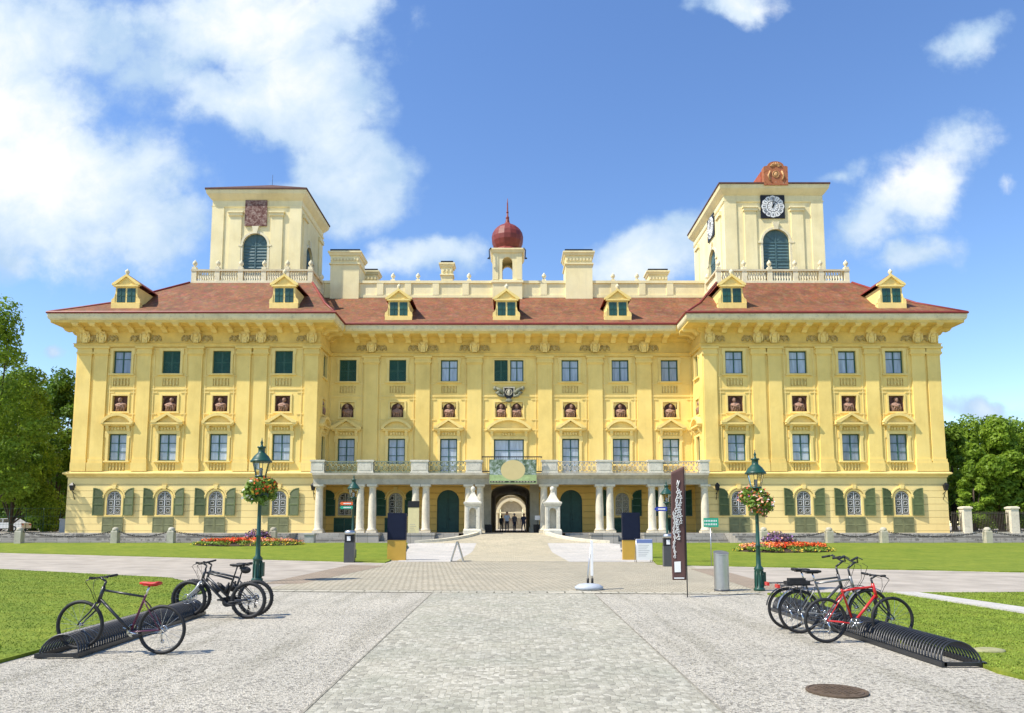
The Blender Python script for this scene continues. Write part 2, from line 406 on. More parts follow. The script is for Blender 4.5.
def facade(mb, u0, u1, z0, z1, ops, depth, mapf):
    """wall with openings; ops = (a,b,c,d[,rise]) ; mapf(u,z,depth) -> point"""
    us = sorted({u0, u1, *[o[0] for o in ops], *[o[1] for o in ops]}); zs = sorted({z0, z1, *[o[2] for o in ops], *[o[3] for o in ops]})
    us = [u for u in us if u0 <= u <= u1]; zs = [z for z in zs if z0 <= z <= z1]
    for i in range(len(us)-1):
        for j in range(len(zs)-1):
            cu, cz = (us[i]+us[i+1])/2, (zs[j]+zs[j+1])/2
            if any(o[0] < cu < o[1] and o[2] < cz < o[3] for o in ops): continue
            mb.poly([mapf(us[i], zs[j], 0), mapf(us[i+1], zs[j], 0), mapf(us[i+1], zs[j+1], 0), mapf(us[i], zs[j+1], 0)])
    for o in ops:
        a, b, c, d = o[:4]; rise = o[4] if len(o) > 4 else 0
        if rise:
            N = 14; arc = [((a+b)/2 - (b-a)/2*cos(pi*k/N), d - rise + rise*sin(pi*k/N)) for k in range(N+1)]
            for k in range(N):
                cor = (a, d) if k < N/2 else (b, d)
                mb.poly([mapf(*arc[k], 0), mapf(*arc[k+1], 0), mapf(*cor, 0)])
            path = [(a, c)] + arc + [(b, c)]
        else: path = [(a, c), (a, d), (b, d), (b, c)]
        for k in range(len(path)):
            p, q = path[k], path[(k+1) % len(path)]
            mb.poly([mapf(*p, 0), mapf(*q, 0), mapf(*q, depth), mapf(*p, depth)])
# ------------------------------------------------------------------ ground
TZ = 1.2                                              # level of the palace terrace
YW, YM = 66.0, 69.7                                   # wing front and main front
def smooth(t): t = min(1, max(0, t)); return t*t*(3-2*t)
g = MB(); g.poly([(-900, -300, -.02), (900, -300, -.02), (900, 1500, -.02), (-900, 1500, -.02)]); structure('ground', g, 'earth')
g = MB(); g.poly([(-70, -6, 0), (70, -6, 0), (70, 64, 0), (-70, 64, 0)]); structure('gravel_forecourt', g, 'gravel')
# cobbled road towards the viewer
rl, rr = [G(318, 713), G(436, 592)], [G(712, 713), G(598, 592)]
yf = G(512, 591)[1]
g = MB(); g.poly([(-2.0, -4, .008), (2.05, -4, .008), (2.3, yf, .008), (-2.22, yf, .008)]); structure('cobbled_road', g, 'setts')
g = MB()
for a, b_ in ((-2.02, -2.24), (2.03, 2.28)):
    g.box(0, 1, 0, 1, 0, 1) if False else g.poly([(a-.014, -4, .012), (a+.014, -4, .012), (b_+.014, yf, .012), (b_-.014, yf, .012)])
structure('road_edging', g, 'joint')
# plaza between the lawns, reaching to the ramp
pz = [G(262, 589.5), G(765, 593), G(690, 566), G(640, 561), G(400, 561.5), G(385, 563.5)]
g = MB(); g.poly([(x, y, .006) for x, y in pz]); structure('paved_plaza', g, 'plaza')
g = MB(); k0, k1 = G(262, 591), G(760, 594)
g.poly([(k0[0], k0[1]-.25, .014), (k1[0], k1[1]-.25, .014), (k1[0], k1[1]+.25, .014), (k0[0], k0[1]+.25, .014)]); structure('plaza_edging', g, 'kerb')
g = MB(); q = [G(262, 584), G(300, 584), G(385, 566), G(350, 565)]
g.poly([(x, y, .011) for x, y in q]); q = [G(690, 569), G(715, 569), G(790, 589), G(755, 590)]
g.poly([(x, y, .011) for x, y in q]); structure('brown_paving_bands', g, 'brown')
# pale slabs in front of the stairs
g = MB()
for q in ([G(398, 562), G(486, 562), G(489, 546.5), G(424, 546.5)], [G(545, 562), G(657, 562), G(628, 546.5), G(536, 546.5)]):
    g.poly([(x, y, .010) for x, y in q])
structure('pale_paving', g, 'slab')
# side paths (fine grey gravel)
M['path'] = mat('fine_grey_gravel', (.37, .325, .265), .95, .22, .8, .4, 60, dirt=.06)
g = MB()
q = [G(-60, 551), G(390, 563.5), G(262, 590), G(-60, 566)]
g.poly([(x, y, .004) for x, y in q])
q = [G(690, 566), G(1090, 574.5), G(1090, 594), G(765, 593)]
g.poly([(x, y, .004) for x, y in q]); structure('side_path', g, 'path')

def lawn(name, near0, near1, far0, far1, lift, nx=40, ny=16):
    g = MB(); P = []
    for j in range(ny+1):
        v = j/ny
        for i in range(nx+1):
            u = i/nx
            x = (near0[0]*(1-u)+near1[0]*u)*(1-v)+(far0[0]*(1-u)+far1[0]*u)*v
            y = (near0[1]*(1-u)+near1[1]*u)*(1-v)+(far0[1]*(1-u)+far1[1]*u)*v
            w = .07*sin(x*1.9+y)+.05*sin(x*3.7-y*2.1)
            if j == 0: y += w
            if i in (0, nx): x += w
            P.append((x, y, .045+lift*smooth(v) + .012*sin(x*1.3)*sin(y*1.1)))
    q = [(j*(nx+1)+i, j*(nx+1)+i+1, (j+1)*(nx+1)+i+1, (j+1)*(nx+1)+i) for j in range(ny) for i in range(nx)]
    g.sm = True; g.add(P, q); g.sm = False
    e = [i for i in range(nx+1)]; 
    border = [P[i] for i in range(nx+1)] + [P[j*(nx+1)+nx] for j in range(1, ny+1)] + [P[ny*(nx+1)+i] for i in range(nx-1, -1, -1)] + [P[j*(nx+1)] for j in range(ny-1, 0, -1)]
    n = len(border)
    for i in range(n):
        a, c = border[i], border[(i+1) % n]
        g.poly([a, c, (c[0], c[1], -.01), (a[0], a[1], -.01)])
    return structure(name, g, 'lawn')
LIFT = .46
lawn('far_lawn_west', G(-260, 546), G(386, 563), (-62, 58), (-8.2, 58), LIFT)
lawn('far_lawn_east', G(658, 565), G(1120, 574.5), (9.6, 58), (62, 58), LIFT)
nlw = [(-7.05, 6), (-7.1, 12), (-7.6, 15), G(210, 590), G(172, 579), G(-80, 566), (-40, 6)]
nle = [(6.32, 5), (6.3, 10), (6.35, 13), (6.7, 16), G(768, 594.5), G(1150, 593.5), (30, 5)]
def flatlawn(name, pts):
    g = MB(); n = len(pts)
    P = []
    for i in range(n):
        a, c = pts[i], pts[(i+1) % n]; L = math.hypot(c[0]-a[0], c[1]-a[1]); k = max(1, int(L/.5))
        for t in range(k):
            x, y = a[0]+(c[0]-a[0])*t/k, a[1]+(c[1]-a[1])*t/k
            P.append((x + .05*sin(y*3.1)+.03*sin(y*7.7), y + .06*sin(x*2.3)))
    g.poly([(x, y, .05) for x, y in P])
    for i in range(len(P)):
        a, c = P[i], P[(i+1) % len(P)]; g.poly([(a[0], a[1], .05), (c[0], c[1], .05), (c[0], c[1], -.01), (a[0], a[1], -.01)])
    return structure(name, g, 'lawn')
flatlawn('near_lawn_west', nlw); flatlawn('near_lawn_east', nle)
g = MB(); q = [G(893, 592.5, .06), G(915, 592.5, .06), G(1045, 611, .06), G(1045, 616.5, .06)]
g.prism(q, .0, .085, 'z'); structure('pale_garden_path', g, 'slab')
# bare patch beside the eastern rack
g = MB(); c = G(988, 650.5, .055); g.lathe([(1, .03), (.9, .075), (.5, .092), (.1, .095)], (c[0], c[1], 0), 22, 0, True, .26, .17)
structure('bare_lawn_patch', g, mat('dry_soil', (.30, .29, .15), .95, .2, 9, .4, 40))

# terrace level and ramp
g = MB()
for x0, x1, y0 in ((-400, -18.6, 61.0), (-18.6, -2.75, 63.3), (-2.75, 2.75, 64.5), (2.75, 18.4, 63.3), (18.4, 400, 61.0)):
    g.poly([(x0, y0, TZ), (x1, y0, TZ), (x1, 400, TZ), (x0, 400, TZ)])
structure('terrace_ground', g, 'path')
def rhw(y):                                            # half width of the ramp, flaring towards the forecourt
    if y >= 63.4: return 2.72
    t = min(1, (63.4 - y)/7.0)
    return 2.72 + 5.6*(1-sqrt(max(0, 1-t*t))) if t < 1 else 8.3
def rz(y): return .015 + (TZ+.005-.015)*smooth((y-50)/(64.6-50))
g = MB(); ys = [38+ i*.5 for i in range(int((64.5-38)/.5)+1)]; g.sm = True
P = []; nx = 12
for y in ys:
    w = rhw(y) if y > 56.4 else (8.3 - (56.4-y)*.13)
    cwid = min(w*.96, 2.95 - .3*(y-38)/26)
    for i in range(nx+1): P.append(((-w+(w-cwid)*i/4 if i < 4 else -cwid+2*cwid*(i-4)/4 if i <= 8 else cwid+(w-cwid)*(i-8)/4), y, rz(y) - (.004 if y > 64 else 0)))
g.add(P, [(j*(nx+1)+i, j*(nx+1)+i+1, (j+1)*(nx+1)+i+1, (j+1)*(nx+1)+i) for j in range(len(ys)-1) for i in range(nx)])
g.I = [0 if 4 <= (i % nx) < 8 or i//nx > 36 else 1 for i in range(len(g.F))]
structure('entrance_ramp', g, ['rampsetts', 'slab'])
for sgn, lab in ((-1, 'low curved pale stone kerb wall left of the entrance ramp'), (1, 'low curved pale stone kerb wall right of the entrance ramp')):
    g = MB(); yy = [63.9-.35*i for i in range(22)]
    top = [(sgn*(rhw(y)), y, rz(y)+.20) for y in yy]; out = [(sgn*(rhw(y)+.38), y-.1, rz(y)+.20) for y in yy]
    for i in range(len(yy)-1):
        a, b_, c, d = top[i], top[i+1], out[i+1], out[i]
        g.poly([a, b_, c, d]); lo = lambda p: (p[0], p[1], -.02)
        g.poly([a, b_, lo(b_), lo(a)]); g.poly([d, c, lo(c), lo(d)])
    g.poly([top[-1], out[-1], (out[-1][0], out[-1][1], -.02), (top[-1][0], top[-1][1], -.02)])
    tag(g.build('kerb_wall', 'whitestone'), lab, 'kerb wall', 'curved walls of the ramp')
# stepped stone plinths before the wings and stairs before the colonnade
for x0, x1, lab in ((-150, -18.52, 'long grey stone stepped base wall in front of the left wing'), (18.32, 150, 'long grey stone stepped base wall in front of the right wing')):
    g = MB()
    for y, z in ((58.6, .62), (59.3, .84), (60.0, 1.03), (60.7, TZ+.004)): g.box(x0, x1, y, 63.4 if z > 1.1 else y+.72, -.1, z)
    tag(g.build('stepped_base_wall', 'ashlar'), lab, 'stone wall', 'stepped base walls of the wings')
for x0, x1, lab in ((-18.5, -4.6, 'wide grey stone stair below the colonnade left of the gate'), (4.6, 18.3, 'wide grey stone stair below the colonnade right of the gate')):
    g = MB()
    for i in range(7): g.box(x0, x1, 60.9+i*.34, 60.9+(i+1)*.34 + (.1 if i == 6 else 0), -.05, .17*(i+1)+ (.012 if i == 6 else 0))
    tag(g.build('stone_stair', 'ashlar'), lab, 'stair', 'stairs to the colonnade')

# ------------------------------------------------------------------ the palace
PAL = thing('palace', 'wide yellow baroque palace with two square towers and red roofs', 'palace', (0, 68, 0), origin=(0, 68, 0))
LW = (-40.3, -17.85); RW = (17.6, 39.45); MX = (-17.85, 17.6)
Z1 = 6.3; ZS = 6.72; ZC = 20.2
WL = [-36.05, -31.5, -26.85, -21.1]; WR = [20.55, 26.45, 31.0, 35.35]
WM = [-16.0, -11.15, -6.12, -.3, 5.66, 10.55, 15.35]
front = lambda Y: (lambda u, z, d: (u, Y + d, z))
D = .32
def upper_ops(xs, doors=(), double=None):
    o = []
    for x in xs:
        if x == double:
            o += [(x-1.42, x-.12, 15.8, 17.95), (x+.12, x+1.42, 15.8, 17.95), (x-1.34, x-.16, 12.28, 13.75), (x+.16, x+1.34, 12.28, 13.75), (x-1.45, x+1.45, 6.75, 10.15)]
        else:
            o += [(x-.83, x+.83, 15.8, 17.95), (x-.75, x+.75, 14.66, 15.36), (x-.7, x+.7, 12.28, 13.75), (x-.83, x+.83, 6.75 if x in doors else 7.72, 10.2)]
            if x not in doors: o += [(x-.75, x+.75, 6.84, 7.5)]
    return o
def ground_ops(xs): return [(x-.84, x+.84, 2.72, 5.2, .84) for x in xs]
for (x0, x1), xs, mirror in ((LW, WL, 1), (RW, WR, -1)):
    g = MB(); facade(g, x0, x1, Z1, ZC, upper_ops(xs), D, front(YW))
    inn, out = (x1, x0) if mirror == 1 else (x0, x1)
    facade(g, YW, 105, Z1, ZC, [(67.35, 68.6, 15.8, 17.95), (67.4, 68.5, 12.28, 13.75), (67.35, 68.6, 7.72, 10.2)], D, lambda u, z, d, X=inn, s=mirror: (X - s*d, u, z))
    facade(g, YW, 105, Z1, ZC, [], D, lambda u, z, d, X=out: (X, u, z))
    g.poly([(x0, 105, Z1), (x1, 105, Z1), (x1, 105, ZC), (x0, 105, ZC)])
    g.build('wing_wall', 'wall', PAL)
    g = MB(); facade(g, x0-.06, x1+.06, TZ-.05, Z1, ground_ops(xs), D+.1, front(YW-.10))
    facade(g, YW-.10, 105, TZ-.05, Z1, [], D, lambda u, z, d, X=inn, s=mirror: (X + s*.06, u, z))
    facade(g, YW-.10, 105, TZ-.05, Z1, [], D, lambda u, z, d, X=out, s=mirror: (X - s*.06, u, z))
    g.poly([(x0, 104.9, TZ), (x1, 104.9, TZ), (x1, 104.9, Z1), (x0, 104.9, Z1)])
    g.build('ground_floor_wall', 'ground_floor', PAL)
    g = MB(); g.ring(x0, x1, YW, 105, [(.0, Z1-.08), (.16, Z1-.08), (.16, Z1+.06), (.34, Z1+.16), (.42, Z1+.20), (.42, Z1+.32), (.2, Z1+.42), (0, Z1+.46)], False)
    g.build('string_course', 'trim', PAL)
g = MB(); facade(g, *MX, Z1, ZC, upper_ops(WM, (WM[2], WM[4]), WM[3]), D, front(YM)); g.build('main_wall', 'wall', PAL)
gops = ground_ops([WM[0], WM[1], WM[5], WM[6]]) + [(x-1.06, x+1.06, TZ, 5.25, 1.06) for x in (WM[2], WM[4])] + [(-2.0, 1.72, TZ, 5.75, .75)]
g = MB(); facade(g, MX[0], MX[1], TZ-.05, Z1, gops, D, front(YM-.05)); g.build('ground_floor_wall', 'arcade', PAL)
g = MB()
for a, b_ in ((MX[0], -2.0), (1.72, MX[1])):
    g.box(a, b_, YM-.14, YM-.052, Z1-.1, Z1+.3)
g.build('string_course', 'trim', PAL)
# passage and court
g = MB(); x0, x1 = -2.0, 1.72; N = 10
sec = [(x0, TZ)] + [((x0+x1)/2 - (x1-x0)/2*cos(pi*k/N), 5.0 + .75*sin(pi*k/N)) for k in range(N+1)] + [(x1, TZ)]
for i in range(len(sec)-1):
    (a, b_), (c, d) = sec[i], sec[i+1]
    g.poly([(a, YM+.27, b_), (c, YM+.27, d), (c, 90, d), (a, 90, b_)])
g.build('gate_passage', 'passage', PAL)
g = MB(); facade(g, MX[0], MX[1], TZ, 21, [(x0+.02, x1-.02, TZ, 5.6, 1.7)], .5, front(89.8)); g.build('rear_wall', 'cream', PAL)
cw = MB(); YC = 126
facade(cw, -30, 30, TZ, 20, [(-2.1, 1.9, TZ, 6.0, 2.0)], .8, front(YC)); cwo = cw.build('courtyard_wall', 'whitestone', PAL)
g = MB()
for r0, r1, zc, y in ((2.1, 2.6, 4.0, .22), (3.0, 3.4, 4.0, .34)):
    for k in range(16):
        a, b_ = pi*k/16, pi*(k+1)/16
        g.prism([(-.1+r0*cos(a), zc+r0*sin(a)), (-.1+r1*cos(a), zc+r1*sin(a)), (-.1+r1*cos(b_), zc+r1*sin(b_)), (-.1+r0*cos(b_), zc+r0*sin(b_))], YC-y, YC-.005)
for s in (-1, 1): g.box(-.1+s*2.7-.35, -.1+s*2.7+.35, YC-.4, YC-.006, TZ, 3.9); g.box(-.1+s*3.9-.3, -.1+s*3.9+.3, YC-.4, YC-.006, TZ, 8.2)
g.box(-5, 4.8, YC-.55, YC-.007, 8.2, 8.8); g.box(-5, 4.8, YC-.45, YC-.008, 3.9, 4.15)
g.build('courtyard_portal', 'creamtrim', cwo)
g = MB(); g.box(-1.95, 1.75, YC+.3, YC+.34, TZ, 5.95); g.build('portal_door', 'stone', cwo)
# gate frame of the passage
g = MB()
for a, b_ in ((-2.85, -2.0), (1.72, 2.57)):
    g = MB(); g.box(a, b_, YM-.45, YM+.1, TZ, 5.9); g.box(a-.1, b_+.1, YM-.55, YM-.02, TZ, TZ+.5); g.box(a-.08, b_+.08, YM-.55, YM-.02, 5.0, 5.25); g.build('gate_pier', 'stone', PAL)

# ---- windows
def frame_mesh(w, h, cols=2, rows=(.64,), arch=0, fw=.11, m='greenpaint', bar=.055, y=.16):
    g = MB(); a, b_ = -w/2, w/2
    if arch:
        N = 14
        for R0, R1, y0 in ((w/2, w/2-fw, y),):
            pts = [(-R0*cos(pi*k/N), h-arch+arch*sin(pi*k/N)) for k in range(N+1)]; pin = [(-R1*cos(pi*k/N), h-arch+(arch-fw)*sin(pi*k/N)) for k in range(N+1)]
            for k in range(N): g.prism([pts[k], pts[k+1], pin[k+1], pin[k]], y0, y0+.08)
        top = h-arch
    else:
        g.box(a+fw, b_-fw, y, y+.08, h-fw, h); top = h
    g.box(a, a+fw, y, y+.08, 0, top); g.box(b_-fw, b_, y, y+.08, 0, top); g.box(a+fw, b_-fw, y, y+.08, 0, fw)
    for i in range(1, cols):
        x = a + w*i/cols; g.box(x-.05, x+.05, y-.02, y+.07, fw, h-fw*.8)
    for r in rows: g.box(a+fw, b_-fw, y-.01, y+.06, h*r-bar/2, h*r+bar/2)
    return g.mesh('window_frame', m)
def pane_mesh(w, h, arch=0, y=.20, m='pane'):
    g = MB()
    if arch:
        N = 14; pts = [(-w/2, 0)] + [(-w/2*cos(pi*k/N), h-arch+arch*sin(pi*k/N)) for k in range(N+1)] + [(w/2, 0)]
    else: pts = [(-w/2, 0), (-w/2, h), (w/2, h), (w/2, 0)]
    g.prism(pts, y, y+.03); return g.mesh('pane', m)
def louver_mesh(w, h, m='shutter', leaves=2, y=.06, arch=0, slat=.085, d=.05):
    g = MB()
    for l in range(leaves):
        a = -w/2 + w*l/leaves + .01; b_ = -w/2 + w*(l+1)/leaves - .01
        g.box(a, a+.07, y, y+d, 0, h); g.box(b_-.07, b_, y, y+d, 0, h)
        for z in (0, h*.48, h-.08): g.box(a+.07, b_-.07, y, y+d, z, z+.08)
        z = .09
        while z < h-.1:
            g.add([(a+.07, y+.005, z), (b_-.07, y+.005, z), (b_-.07, y+d-.004, z+slat), (a+.07, y+d-.004, z+slat)], [(0, 1, 2, 3)]); z += slat*.95
    return g.mesh('louvered_shutter', m)
def surround_mesh(w, h, t=.22, p=.09, sill=True, ears=.10, bottom=True):
    g = MB(); a, b_ = -w/2, w/2
    g.box(a-t, a, -p, .0, 0, h); g.box(b_, b_+t, -p, .0, 0, h); g.box(a-t-ears, b_+t+ears, -p-.004, .0, h, h+t)
    g.box(a-t-ears, a-t, -p-.004, 0, h-.35, h); g.box(b_+t, b_+t+ears, -p-.004, 0, h-.35, h)
    if sill: g.box(a-t-.12, b_+t+.12, -p-.10, 0, -.14, 0)
    return g.mesh('surround', 'trim')
def baluster_panel(w, h=.72, n=5):
    g = MB()
    g.box(-w/2, w/2, .11, .13, 0, h)
    for i in range(n):
        x = -w/2 + w*(i+.5)/n
        g.lathe([(.05, .05), (.075, .06), (.05, .12), (.095, .26), (.05, .44), (.04, .52), (.075, .6), (.075, .70)], (x, .02, .0), 8)
    return g.mesh('sill_balusters', 'trim')
def tri_ped(w, h):
    g = MB(); a = w/2
    g.box(-a, a, -.42, 0, 0, .16); g.box(-a+.12, a-.12, -.3, -.002, -.12, 0)
    g.prism([(-a+.18, .16), (a-.18, .16), (0, h-.18)], -.14, -.003)
    for s in (-1, 1):
        g.prism([(s*a, .161), (s*a, .30), (0, h+.10), (0, h-.12), (s*(a-.42), .161)], -.46, -.004)
    return g
def seg_ped(w, h):
    g = MB(); a = w/2; N = 14
    g.box(-a, a, -.42, 0, 0, .16); g.box(-a+.12, a-.12, -.3, -.002, -.12, 0)
    R = (a*a + (h-.16)**2)/(2*(h-.16)); zc = h - R; th = math.asin(min(1, a/R))
    arc = lambda r: [(r*sin(-th+2*th*k/N), zc + r*cos(-th+2*th*k/N)) for k in range(N+1)]
    o, i_ = arc(R+.06), arc(R-.2)
    for k in range(N): g.prism([o[k], o[k+1], i_[k+1], i_[k]], -.46, -.004)
    g.prism([(x, z) for x, z in arc(R-.2) if z > .161] + [(a-.4, .161), (-a+.4, .161)], -.14, -.003) if R < 1e6 else None
    return g
def ped_mesh(kind, w=2.9, h=.98):
    g = tri_ped(w, h) if kind == 't' else seg_ped(w, h)
    for s in (-1, 1):                                  # consoles under the pediment
        x = s*(w/2-.5)
        g.prism([(0, -.12), (-.30, -.12), (-.26, -.35), (-.1, -.62), (0, -.72)], x-.13, x+.13, 'x')
    for k in range(5): g.ball((-.55+.275*k, -.05, -.36), .13, .06, .16, 6, 4)
    return g.mesh('pediment', 'trim')
MS = dict(top=frame_mesh(1.66, 2.15, 2, (.64,)), topp=pane_mesh(1.62, 2.1), topl=louver_mesh(1.64, 2.13, 'greenpaint', 2, .10, slat=.11),
          tops=surround_mesh(1.66, 2.15), bal=baluster_panel(1.5), mid=frame_mesh(1.66, 2.48, 2, (.34, .66)), midp=pane_mesh(1.62, 2.44), mids=surround_mesh(1.66, 2.48, .24, .11),
          door=frame_mesh(1.66, 3.44, 2, (.24, .5, .74), m='bluedoor'), doorp=pane_mesh(1.62, 3.4), doors=surround_mesh(1.66, 3.44, .24, .11, False),
          wide=frame_mesh(2.9, 3.4, 2, (.36, .68), m='bluedoor'), widep=pane_mesh(2.86, 3.36), wides=surround_mesh(2.9, 3.4, .26, .11, False),
          half=frame_mesh(1.3, 2.15, 2, (.64,)), halfp=pane_mesh(1.26, 2.1), halfl=louver_mesh(1.28, 2.13, 'greenpaint', 2, .10, slat=.11), halfs=surround_mesh(1.3, 2.15, .11, .06, True, 0),
          side=frame_mesh(1.25, 2.15, 2, (.64,)), sidep=pane_mesh(1.2, 2.1, m='darkpane'), side2=frame_mesh(1.25, 2.48, 2, (.5,)), side2p=pane_mesh(1.2, 2.44, m='darkpane'), sides=surround_mesh(1.25, 2.15, .2, .08), side2s=surround_mesh(1.25, 2.48, .2, .08),
          t=ped_mesh('t'), s=ped_mesh('s'), ws=ped_mesh('s', 4.3, 1.15))
def window(x, y, z, fr, pn, sur, bal=None, ped=None, rz=0., extra=None):
    w = inst('window', MS[fr], PAL, (x, y, z), rz)
    if pn: inst('pane', MS[pn], w)
    if sur: inst('surround', MS[sur], w)
    if bal: inst('sill_balusters', MS['bal'], w, (0, 0, bal))
    if ped: inst('pediment', MS[ped], w, (0, 0, extra))
    return w
SHUT = {WL[1], WL[2], WL[3], WM[0], WM[1]}
for xs, Y, pk in ((WL, YW, 'stst'), (WM, YM, 'tststst'), (WR, YW, 'tsts')):
    for x, k in zip(xs, pk):
        if x == WM[3]:
            for d, l in ((-.77, 1), (.77, 0)):
                w = window(x+d, Y, 15.8, 'half', None if l else 'halfp', 'halfs')
                if l: inst('louvered_shutter', MS['halfl'], w)
            window(x, Y, 6.75, 'wide', 'widep', 'wides', None, 'ws', extra=4.25)
            continue
        w = window(x, Y, 15.8, 'top', None if x in SHUT else 'topp', 'tops', -1.15)
        if x in SHUT: inst('louvered_shutter', MS['topl'], w)
        if x in (WM[2], WM[4]): window(x, Y, 6.75, 'door', 'doorp', 'doors', None, k, extra=4.3)
        else: window(x, Y, 7.72, 'mid', 'midp', 'mids', -.9, k, extra=3.33)
for X, rz in ((LW[1], pi/2), (RW[0], -pi/2)):
    window(X, 67.975, 15.8, 'side', 'sidep', 'sides', None, None, rz)
    window(X, 67.975, 7.72, 'side2', 'side2p', 'side2s', None, 's', rz, 3.33)

# ---- niches with busts
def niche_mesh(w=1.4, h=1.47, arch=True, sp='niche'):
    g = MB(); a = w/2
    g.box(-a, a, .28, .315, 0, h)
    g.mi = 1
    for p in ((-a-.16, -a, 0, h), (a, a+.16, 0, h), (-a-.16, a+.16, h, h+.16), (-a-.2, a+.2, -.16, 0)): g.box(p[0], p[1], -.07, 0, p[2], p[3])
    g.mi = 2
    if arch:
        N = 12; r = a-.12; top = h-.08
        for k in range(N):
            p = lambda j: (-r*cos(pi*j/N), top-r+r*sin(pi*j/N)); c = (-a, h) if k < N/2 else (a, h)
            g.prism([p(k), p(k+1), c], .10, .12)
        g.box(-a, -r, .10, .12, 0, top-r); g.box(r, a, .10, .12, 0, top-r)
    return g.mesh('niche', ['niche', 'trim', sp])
def bust_mesh(seed, w=1.):
    r = random.Random(seed); g = MB(); t = r.uniform(-.12, .12)
    g.lathe([(.2, 0), (.22, .06), (.12, .14), (.11, .2)], (0, .08, 0), 10)
    g.lathe([(.40, 0), (.44, .12), (.50, .35), (.56, .55), (.55, .66), (.44, .75), (.22, .81), (.14, .85), (.12, .95)], (0, .06, 0), 14, 0, True, w, .40)
    for q in (-.3, -.1, .12, .32): g.tube([(q*1.2*w, -.16, .02), (q*.9+.08, -.21, .35), (q*.6, -.16, .66)], [.05, .06, .035], 6)
    g.ball((t, .0, 1.08), .17, .18, .21, 10, 8); g.ball((t, .05, 1.15), .20, .18, .18, 9, 6)          # head, hair
    g.ball((t, -.17, 1.02), .03, .05, .05, 6, 4); g.ball((t, -.12, .93), .07, .07, .06, 6, 4)           # nose, chin
    for s in (-1, 1): g.ball((t+s*.15, .02, 1.02), .04, .05, .1, 6, 4); g.ball((t+s*.055, -.14, 1.06), .03, .03, .025, 6, 4)
    g.tube([(-.42*w, -.12, .60), (-.1, -.24, .46), (.3*w, -.2, .40)], [.08, .1, .07], 7); g.tube([(.40*w, -.1, .62), (.12, -.22, .54), (-.2, -.2, .36)], [.07, .08, .06], 7)
    return g.mesh('bust', 'bust')
NM = {k: niche_mesh(*v) for k, v in dict(n=(1.4, 1.47), p=(1.4, 1.47, False), d=(1.18, 1.47, True, 'trim'), m=(1.4, 1.47, True, 'trim')).items()}
BM = [bust_mesh(i, .95) for i in range(4)]; BD = bust_mesh(9, .85); n_ = 0
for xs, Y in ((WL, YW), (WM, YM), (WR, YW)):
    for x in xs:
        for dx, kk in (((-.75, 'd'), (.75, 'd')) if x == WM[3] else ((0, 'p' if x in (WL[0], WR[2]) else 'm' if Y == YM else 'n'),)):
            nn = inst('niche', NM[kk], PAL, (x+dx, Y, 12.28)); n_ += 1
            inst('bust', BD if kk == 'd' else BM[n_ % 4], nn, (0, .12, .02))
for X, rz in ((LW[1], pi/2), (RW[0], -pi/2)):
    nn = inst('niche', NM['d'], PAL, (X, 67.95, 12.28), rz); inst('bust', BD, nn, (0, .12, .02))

# ---- pilasters
def pil_mesh(w, p=.16):
    g = MB(); a = w/2
    g.box(-a, a, -p, 0, 7.66, 17.5)
    g.box(-a-.07, a+.07, -p-.07, 0, 7.55, 7.9); g.box(-a-.12, a+.12, -p-.12, 0, 6.76, 7.56)
    g.box(-a-.05, a+.05, -p-.05, 0, 17.5, 17.62); g.box(-a-.14, a+.14, -p-.14, 0, 17.62, 17.80); g.box(-a-.08, a+.08, -p-.09, 0, 17.80, 18.12); g.box(-a-.2, a+.2, -p-.2, 0, 18.12, 18.3)
    return g.mesh('pilaster', 'wall')
PM = {w: pil_mesh(w) for w in (1.2, 1.38)}
PX = dict(L=([-39.45, -37.95, -33.95, -29.2, -24.75, -23.2, -18.5], YW), R=([18.28, 22.75, 24.25, 28.75, 33.2, 37.5, 38.95], YW), C=([-13.7, -8.68, -3.66, 3.2, 8.1, 12.85], YM))
for xs, Y in PX.values():
    for x in xs: inst('pilaster', PM[1.38 if Y == YM else 1.2], PAL, (x, Y, 0))
# ---- horizontal panel mouldings between the pilasters, one strip set for each bay
def bay_parts(a, b_, Y):
    g = MB(); g.box(a, b_, -.06, 0, 14.30, 14.43); g.box(a+.05, b_-.05, -.05, 0, 18.12, 18.26)
    for x in (a+.15, b_-.24): g.box(x, x+.09, -.05, 0, 14.43, 18.12)
    g.box(a, a+.55, -.055, 0, 15.55, 15.64); g.box(b_-.55, b_, -.055, 0, 15.55, 15.64)
    g.build('bay_moulding', 'trim', PAL, (0, Y, 0))
    for s, e in ((1, a), (-1, b_)):
        g = MB(); g.box(*sorted((e+s*.15, e+s*.24)), -.05, 0, 7.7, 14.3)
        for z in (11.0, 12.0, 14.0): g.box(*sorted((e, e+s*.6)), -.055, 0, z, z+.10)
        g.build('bay_moulding', 'trim', PAL, (0, Y, 0))
for xs, Y, lo, hi in ((PX['L'][0], YW, *LW), (PX['R'][0], YW, *RW), (PX['C'][0], YM, *MX)):
    e = [lo] + sorted(xs) + [hi]
    for i in range(len(e)-1):
        a = e[i] + (.7 if i else 0.02); b_ = e[i+1] - (.7 if i < len(e)-2 else .02)
        if b_-a > 2: bay_parts(a, b_, Y)

